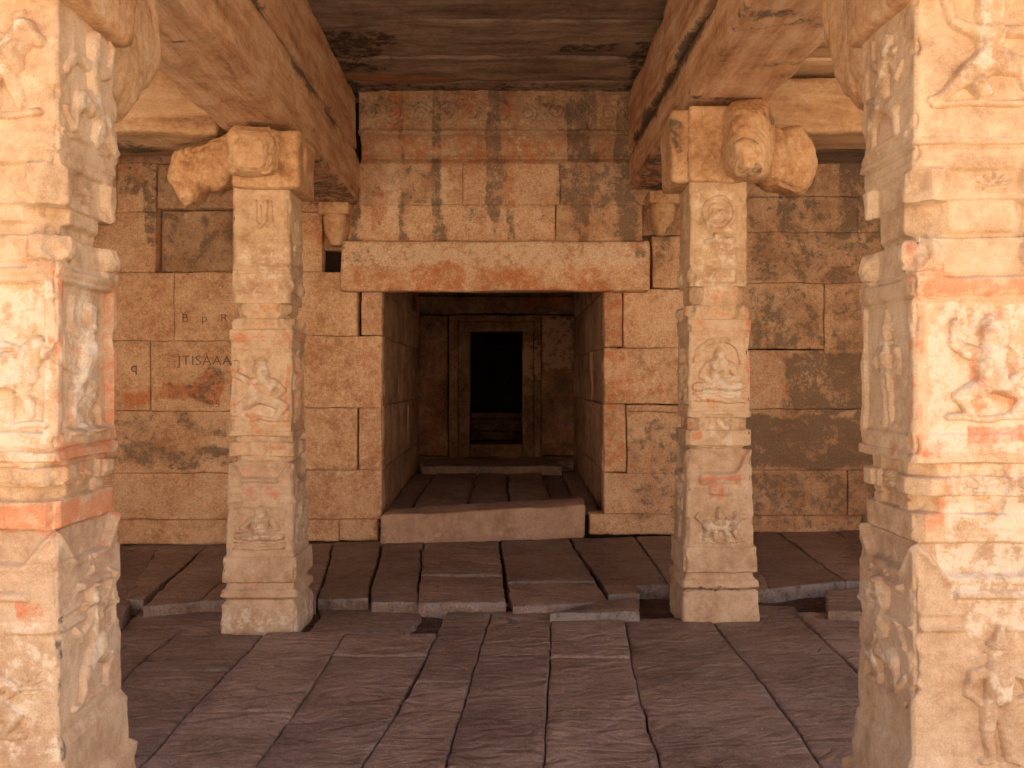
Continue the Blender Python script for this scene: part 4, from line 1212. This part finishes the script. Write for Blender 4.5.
def near_pillar(name, cx, cy, R, label, figs, paint, seed, capspec, fine, relief):
    w = .200
    tab = [(R['top'] + .06, w, .05), (R['ub_bot'] + .03, w, .05), (R['ub_bot'], w + .004, .05), (R['ub_bot'] - .004, w - .004, .10), (R['pend_bot'], w - .006, .16), (R['pend_bot'] - .004, w - .018, .50), (R['oct_bot'], w - .020, .52),
           (R['oct_bot'] - .004, w - .004, .14), (R['knob_bot'], w + .002, .07), (R['knob_bot'] - .004, w + .006, .05), (R['pb_top'] + .02, w + .004, .05), (R['pb_top'], w, .05), (R['pb_bot'], w + .002, .05), (R['pb_bot'] - .004, w + .008, .05), (R['pb_bot'] - .03, w + .006, .06),
           (R['pb_bot'] - .034, w - .012, .30), (R['w_mid'] + .003, w - .012, .34), (R['w_mid'], w - .002, .16), (R['w_mid2'], w - .002, .16), (R['w_mid2'] - .004, w - .014, .34), (R['w_mid3'] + .003, w - .014, .34), (R['w_mid3'], w - .004, .14), (R['sh_top'] + .004, w - .006, .16), (R['sh_top'] - .002, w + .004, .04),
           (R['lb_bot'] + .03, w + .008, .04), (R['lb_bot'], w + .024, .05), (R['lb_bot'] - .14, w + .028, .06), (R['lb_bot'] - .16, w + .05, .06), (R['lb_bot'] - .26, w + .05, .06), (R['lb_bot'] - .28, w + .03, .06), (R['lb_bot'] - .34, w + .06, .06), (-.08, w + .075, .05)]
    pl = Pillar(cx, cy, tab, relief, paint, seed, .0035)
    root = empty(name, (cx, cy, -.02))
    tag(root, label, 'pillar')
    res = .0048
    parts = {}
    for nm, z0, z1 in [('base', -.08, R['lb_bot']), ('lower_block', R['lb_bot'], R['sh_top']), ('lower_waist', R['sh_top'], R['pb_bot'] - .032),
                       ('panel_block', R['pb_bot'] - .032, R['knob_bot']), ('upper_waist', R['knob_bot'], R['pend_bot']), ('upper_block', R['pend_bot'], R['top'] + .05)]:
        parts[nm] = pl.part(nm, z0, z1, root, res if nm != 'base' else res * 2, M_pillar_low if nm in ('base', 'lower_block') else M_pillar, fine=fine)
    for kind, face, z0, hgt, pn, kw in figs:
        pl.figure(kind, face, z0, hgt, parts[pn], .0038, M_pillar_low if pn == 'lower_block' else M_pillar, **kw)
    capspec(root)
    return root

def near_relief(R, side):
    def f(face, a, x, z):
        h = 0
        for z0, wd, d in R['lines']:
            h = h + line(z, z0, wd, d)
        # lotus-bud pendants below the upper block
        zt_, zb_ = R['pend']
        t = np.clip((zt_ - z) / (zt_ - zb_), 0, 1)
        hw = .040 * (1 - t ** 1.8) + .012
        bud = (1 - sstep(hw * .85, hw * 1.05, np.abs(np.abs(x) - .150))) * boxmask(z, z * 0, zb_, zt_, -1, 1, .004)
        h = h + .014 * bud
        h = h - .022 * (1 - sstep(.53, .60, np.abs(a))) * boxmask(z, z * 0, zb_, zt_, -1, 1, .006) * .7
        h = h + knobs(a, z, R['knob'], .046, .2, .020)
        h = h + shoulder(a, z, *R['shoulder'])
        # framed panel
        h = h - R.get('pd', .012) * boxmask(a, z, -.80, .80, R['pb_bot'] + .05, R['pb_top'] - .01, .004)
        h = h + rect(a, z, -.45, .62, R['bar'] - .011, R['bar'] + .011, .020, .004)
        h = h + rect(a, z, -.98, -.28, R['bar'] - .105, R['bar'] - .092, .012, .003) + rect(a, z, -.98, -.28, R['bar'] - .06, R['bar'] - .052, .006, .003)
        h = h + rect(a, z, .28, .98, R['bar'] - .105, R['bar'] - .092, .012, .003)
        # square bosses of the lower waist
        h = h - .014 * (1 - sstep(.30, .36, np.abs(a))) * boxmask(z, z * 0, R['w_mid3'], R['pb_bot'] - .036, -1, 1, .004)
        h = h + .010 * sstep(.45, .50, np.abs(a)) * (1 - sstep(.86, .9, np.abs(a))) * boxmask(z, z * 0, R['w_mid2'], R['w_mid'], -1, 1, .004)
        return h
    return f

# right near pillar
RNR = dict(top=zn(-6), ub_bot=zn(143), pend_bot=zn(199), oct_bot=zn(235), knob_bot=zn(270), pb_top=zn(296), pb_bot=zn(452), w_mid=zn(478), w_mid2=zn(496), w_mid3=zn(515), sh_top=zn(545), lb_bot=zn(765),
           pend=(zn(168), zn(199)), knob=zn(254), shoulder=(zn(545), zn(576), zn(544), .024), bar=zn(594),
           lines=[(zn(136), .004, -.006), (zn(146), .004, -.008), (zn(160), .003, .005), (zn(274), .004, -.008), (zn(296), .004, -.010), (zn(455), .003, -.006), (zn(503), .003, -.008), (zn(532), .003, -.006), (zn(614), .002, -.003), (zn(648), .0015, -.005)])
redNR = [(zn(560), zn(440), .28, -1, 1, None), (zn(300), zn(236), .3, -1, 1, None), (zn(294), zn(276), .85, -.8, 1, ('front',)), (zn(460), zn(240), .62, -1, -.86, ('front',)), (zn(444), zn(426), .85, -.25, .8, ('front',)), (zn(415), zn(300), .62, -.2, .45, ('front',)), (zn(535), zn(440), .62, -.86, -.5, ('front',)), (zn(460), zn(236), .6, .82, 1, ('left',)),
         (zn(500), zn(250), .42, -1, -.8, ('left',)), (zn(460), zn(430), .4, -1, 1, ('left',)), (zn(560), zn(470), .45, -.3, .1, ('left',)), (zn(292), zn(240), .4, -.9, -.5, ('front',))]
paleNR = [(zn(460), zn(298), .55, -.82, 1, ('front',)), (zn(600), zn(460), .55, -.6, 1, ('front',)), (zn(640), zn(590), .5, -.3, .6, ('front',)), (zn(420), zn(290), .3, -.8, .8, ('left',))]
def capNR(root):
    V, Q, C = rough_box(box8(1.10, 1.58, 2.50, 3.0, zn(-4), EYE + 1.67), .02, .03, .008, 5, 400, .5)
    c = mk('capital', V, Q, M_cap, root, C)
    Y = 3.3
    arm(c, 'bracket', [((1.36, 2.92, EYE + 1.33), .17, .33), ((1.36, 3.1, EYE + 1.30), .17, .34), ((1.36, 3.26, EYE + 1.28), .16, .33), ((1.35, 3.38, EYE + 1.34), .155, .27), ((1.34, 3.48, EYE + 1.42), .14, .18), ((1.34, 3.54, EYE + 1.46), .08, .08)], (1, 0, 0), 410, 2.8, dark=.3, ridge=.004)
    arm(c, 'bracket', [((1.20, 2.75, EYE + 1.42), .18, .24), ((1.12, 2.75, EYE + 1.45), .16, .19), ((1.09, 2.75, EYE + 1.48), .11, .10)], (0, 1, 0), 414, 3.0, ridge=.004)
    return c
figsNR = [('lotus', 'front', zn(196), .10, 'upper_block', dict(depth=.016, a0=.2, width=1.6, name='carved_ornament')), ('lotus', 'left', zn(498), .09, 'lower_waist', dict(depth=.02, width=1.6, name='carved_ornament')),
          ('lotus', 'front', zn(500), .09, 'lower_waist', dict(depth=.014, width=1.6, name='carved_ornament')), ('medallion', 'left', zn(590), .10, 'lower_block', dict(depth=.016, name='carved_ornament')),
          ('dancer', 'front', zn(122), .37, 'upper_block', dict(depth=.024, a0=.06, width=.98, label='dancing figure with raised arm and wide bent knees')),
          ('monkey', 'left', zn(134), .38, 'upper_block', dict(depth=.026)),
          ('dwarf', 'front', zn(422), .34, 'panel_block', dict(depth=.026, a0=.10, label='crouching figure stained with red pigment')),
          ('standing', 'left', zn(432), .36, 'panel_block', dict(depth=.030)),
          ('standing', 'front', zn(764), .40, 'lower_block', dict(depth=.022, a0=.16, label='standing figure in tall ribbed crown, hands on hips')),
          ('dancer', 'left', zn(730), .40, 'lower_block', dict(depth=.032, width=.85))]
near_pillar('massive_carved_pillar', 1.143 + .2, 2.76, RNR, 'huge carved pillar at the right edge of the picture, cut off by the frame', figsNR, pillar_paint(redNR, 7, paleNR), 420, capNR, ('front', 'left'), near_relief(RNR, 'left'))

# left near pillar
RNL = dict(top=zn(-2), ub_bot=zn(150), pend_bot=zn(203), oct_bot=zn(232), knob_bot=zn(258), pb_top=zn(278), pb_bot=zn(450), w_mid=zn(468), w_mid2=zn(486), w_mid3=zn(502), sh_top=zn(532), lb_bot=zn(748),
           pend=(zn(162), zn(202)), knob=zn(244), shoulder=(zn(532), zn(566), zn(531), .024), bar=zn(597), pd=.026,
           lines=[(zn(128), .004, -.006), (zn(149), .004, -.010), (zn(260), .004, -.008), (zn(276), .004, -.008), (zn(450), .005, -.012), (zn(484), .003, -.008), (zn(500), .003, -.008), (zn(565), .003, -.006), (zn(622), .003, -.005)])
redNL = [(zn(560), zn(455), .30, -1, 1, None), (zn(536), zn(500), .9, -1, 1, None), (zn(448), zn(230), .58, .88, 1, ('front',)), (zn(450), zn(262), .66, -.98, -.78, ('right',)), (zn(450), zn(262), .75, .70, 1, ('right',)), (zn(460), zn(444), .7, -1, 1, ('right',)), (zn(500), zn(450), .5, -1, 1, ('right',)), (zn(274), zn(228), .5, .3, 1, ('front',)),
         (zn(440), zn(280), .4, -.6, -.2, ('right',)), (zn(768), zn(690), .4, -.2, .8, ('right',)), (zn(620), zn(600), .6, .4, .9, ('front',)), (zn(600), zn(550), .32, -1, 1, ('front', 'right'))]
paleNL = [(zn(470), zn(280), .55, -1, .9, ('front',)), (zn(760), zn(620), .45, -1, 1, ('front',)), (zn(440), zn(270), .5, -.4, .4, ('right',)), (zn(60), zn(0), .2, -1, 1, ('front',))]
darkNL = [(zn(760), zn(610), .50, -1, -.86, ('right',)), (zn(440), zn(280), .3, -.86, -.8, ('right',))]
def capNL(root):
    V, Q, C = rough_box(box8(-1.74, -1.235, 2.50, 2.97, zn(-1), EYE + 1.49), .02, .03, .008, 5, 430, .55)
    c = mk('capital', V, Q, M_cap, root, C)
    arm(c, 'bracket', [((-1.50, 2.92, EYE + 1.22), .19, .27), ((-1.50, 3.08, EYE + 1.20), .175, .28), ((-1.50, 3.20, EYE + 1.19), .165, .28), ((-1.50, 3.33, EYE + 1.25), .155, .23), ((-1.50, 3.44, EYE + 1.30), .15, .19), ((-1.50, 3.48, EYE + 1.36), .09, .08)], (1, 0, 0), 440, 2.8, dark=.2, ridge=.004)
    return c
figsNL = [('lotus', 'right', zn(498), .09, 'lower_waist', dict(depth=.02, width=1.6, name='carved_ornament')), ('lotus', 'front', zn(700), .14, 'lower_block', dict(depth=.014, a0=.62, name='carved_ornament')),
          ('medallion', 'right', zn(590), .12, 'lower_block', dict(depth=.018, name='carved_ornament')), ('lotus', 'right', zn(196), .10, 'upper_block', dict(depth=.016, width=1.6, name='carved_ornament')),
          ('beast', 'front', zn(128), .42, 'upper_block', dict(depth=.026, a0=-.1)),
          ('dancer', 'right', zn(146), .41, 'upper_block', dict(depth=.030, mirror=True, width=.9, a0=.05)),
          ('beast', 'front', zn(440), .42, 'panel_block', dict(depth=.024)),
          ('monkey', 'right', zn(442), .44, 'panel_block', dict(depth=.034, a0=.1, width=.8)),
          ('dwarf', 'front', zn(740), .34, 'lower_block', dict(depth=.026, a0=-.05)),
          ('monkey', 'right', zn(728), .40, 'lower_block', dict(depth=.036, mirror=True, width=.9))]
near_pillar('massive_carved_pillar', -1.297 - .2, 2.76, RNL, 'huge carved pillar at the left edge of the picture, red band at mid height', figsNL, pillar_paint(redNL, 8, paleNL, darkNL), 450, capNL, ('front', 'right'), near_relief(RNL, 'right'))

# ------------------------------------------------------------------ brackets on the back wall under the beam ends
def wall_bracket(x0, x1, y0, y1, label, seed):
    Yf = 7.92
    xc = PX((x0 + x1) / 2, Yf)
    root = empty('wall_bracket', (xc, 8.2, PZ(y1, Yf)))
    tag(root, label, 'bracket')
    hw = (x1 - x0) / 2 * Yf / F
    V, Q, C = rough_box(box8(xc - hw * 1.35, xc + hw * 1.35, Yf - .02, 8.25, PZ(y0 + 9, Yf), PZ(y0, Yf) + .03), .03, .02, .008, 5, seed, .4)
    mk('abacus', V, Q, M_cap, root, C)
    zc = (PZ(y0 + 8, Yf), PZ(y1, Yf))
    h = zc[0] - zc[1]
    secs = [((xc, 8.08, zc[0] - h * t), hw * k, .15 * k) for t, k in ((0, 1.0), (.15, 1.08), (.4, 1.05), (.65, .85), (.85, .62), (1.0, .5))]
    side = (1, 0, 0)
    V, Q, C, T = loft(secs, side, (0, 1, 0), 32, 24, 3.5, .006, seed, 8, .5)
    C[:, 1] = .45 * sstep(-.1, .5, fbm(V, 5, 3, seed))
    mk('carved_drop', V, Q[:, ::-1], M_cap, root, C, T=T[:, ::-1])
wall_bracket(322, 345, 205, 243, 'small vase-shaped wall bracket under the left beam end, left of the lintel', 500)
wall_bracket(653, 677, 194, 233, 'small sooty wall bracket under the right beam end, right of the lintel', 510)

# ------------------------------------------------------------------ outer masonry keeping daylight out of the shrine
V, Q, C = rough_box(box8(-5.7, -1.0 - .6, 8.40, 12.3, -.3, 4.3), 1, .02, .0, 3, 3); mb = MB(); mb.add(V, Q, C)
V, Q, C = rough_box(box8(1.2, 5.7, 8.40, 12.3, -.3, 4.3), 1, .02, .0, 3, 3); mb.add(V, Q, C)
V, Q, C = rough_box(box8(-5.7, 5.7, 8.40, 12.3, 3.05, 4.3), 1, .02, .0, 3, 3); mb.add(V, Q, C)
o = mb.build('wall_core', M_gap); struct(o)
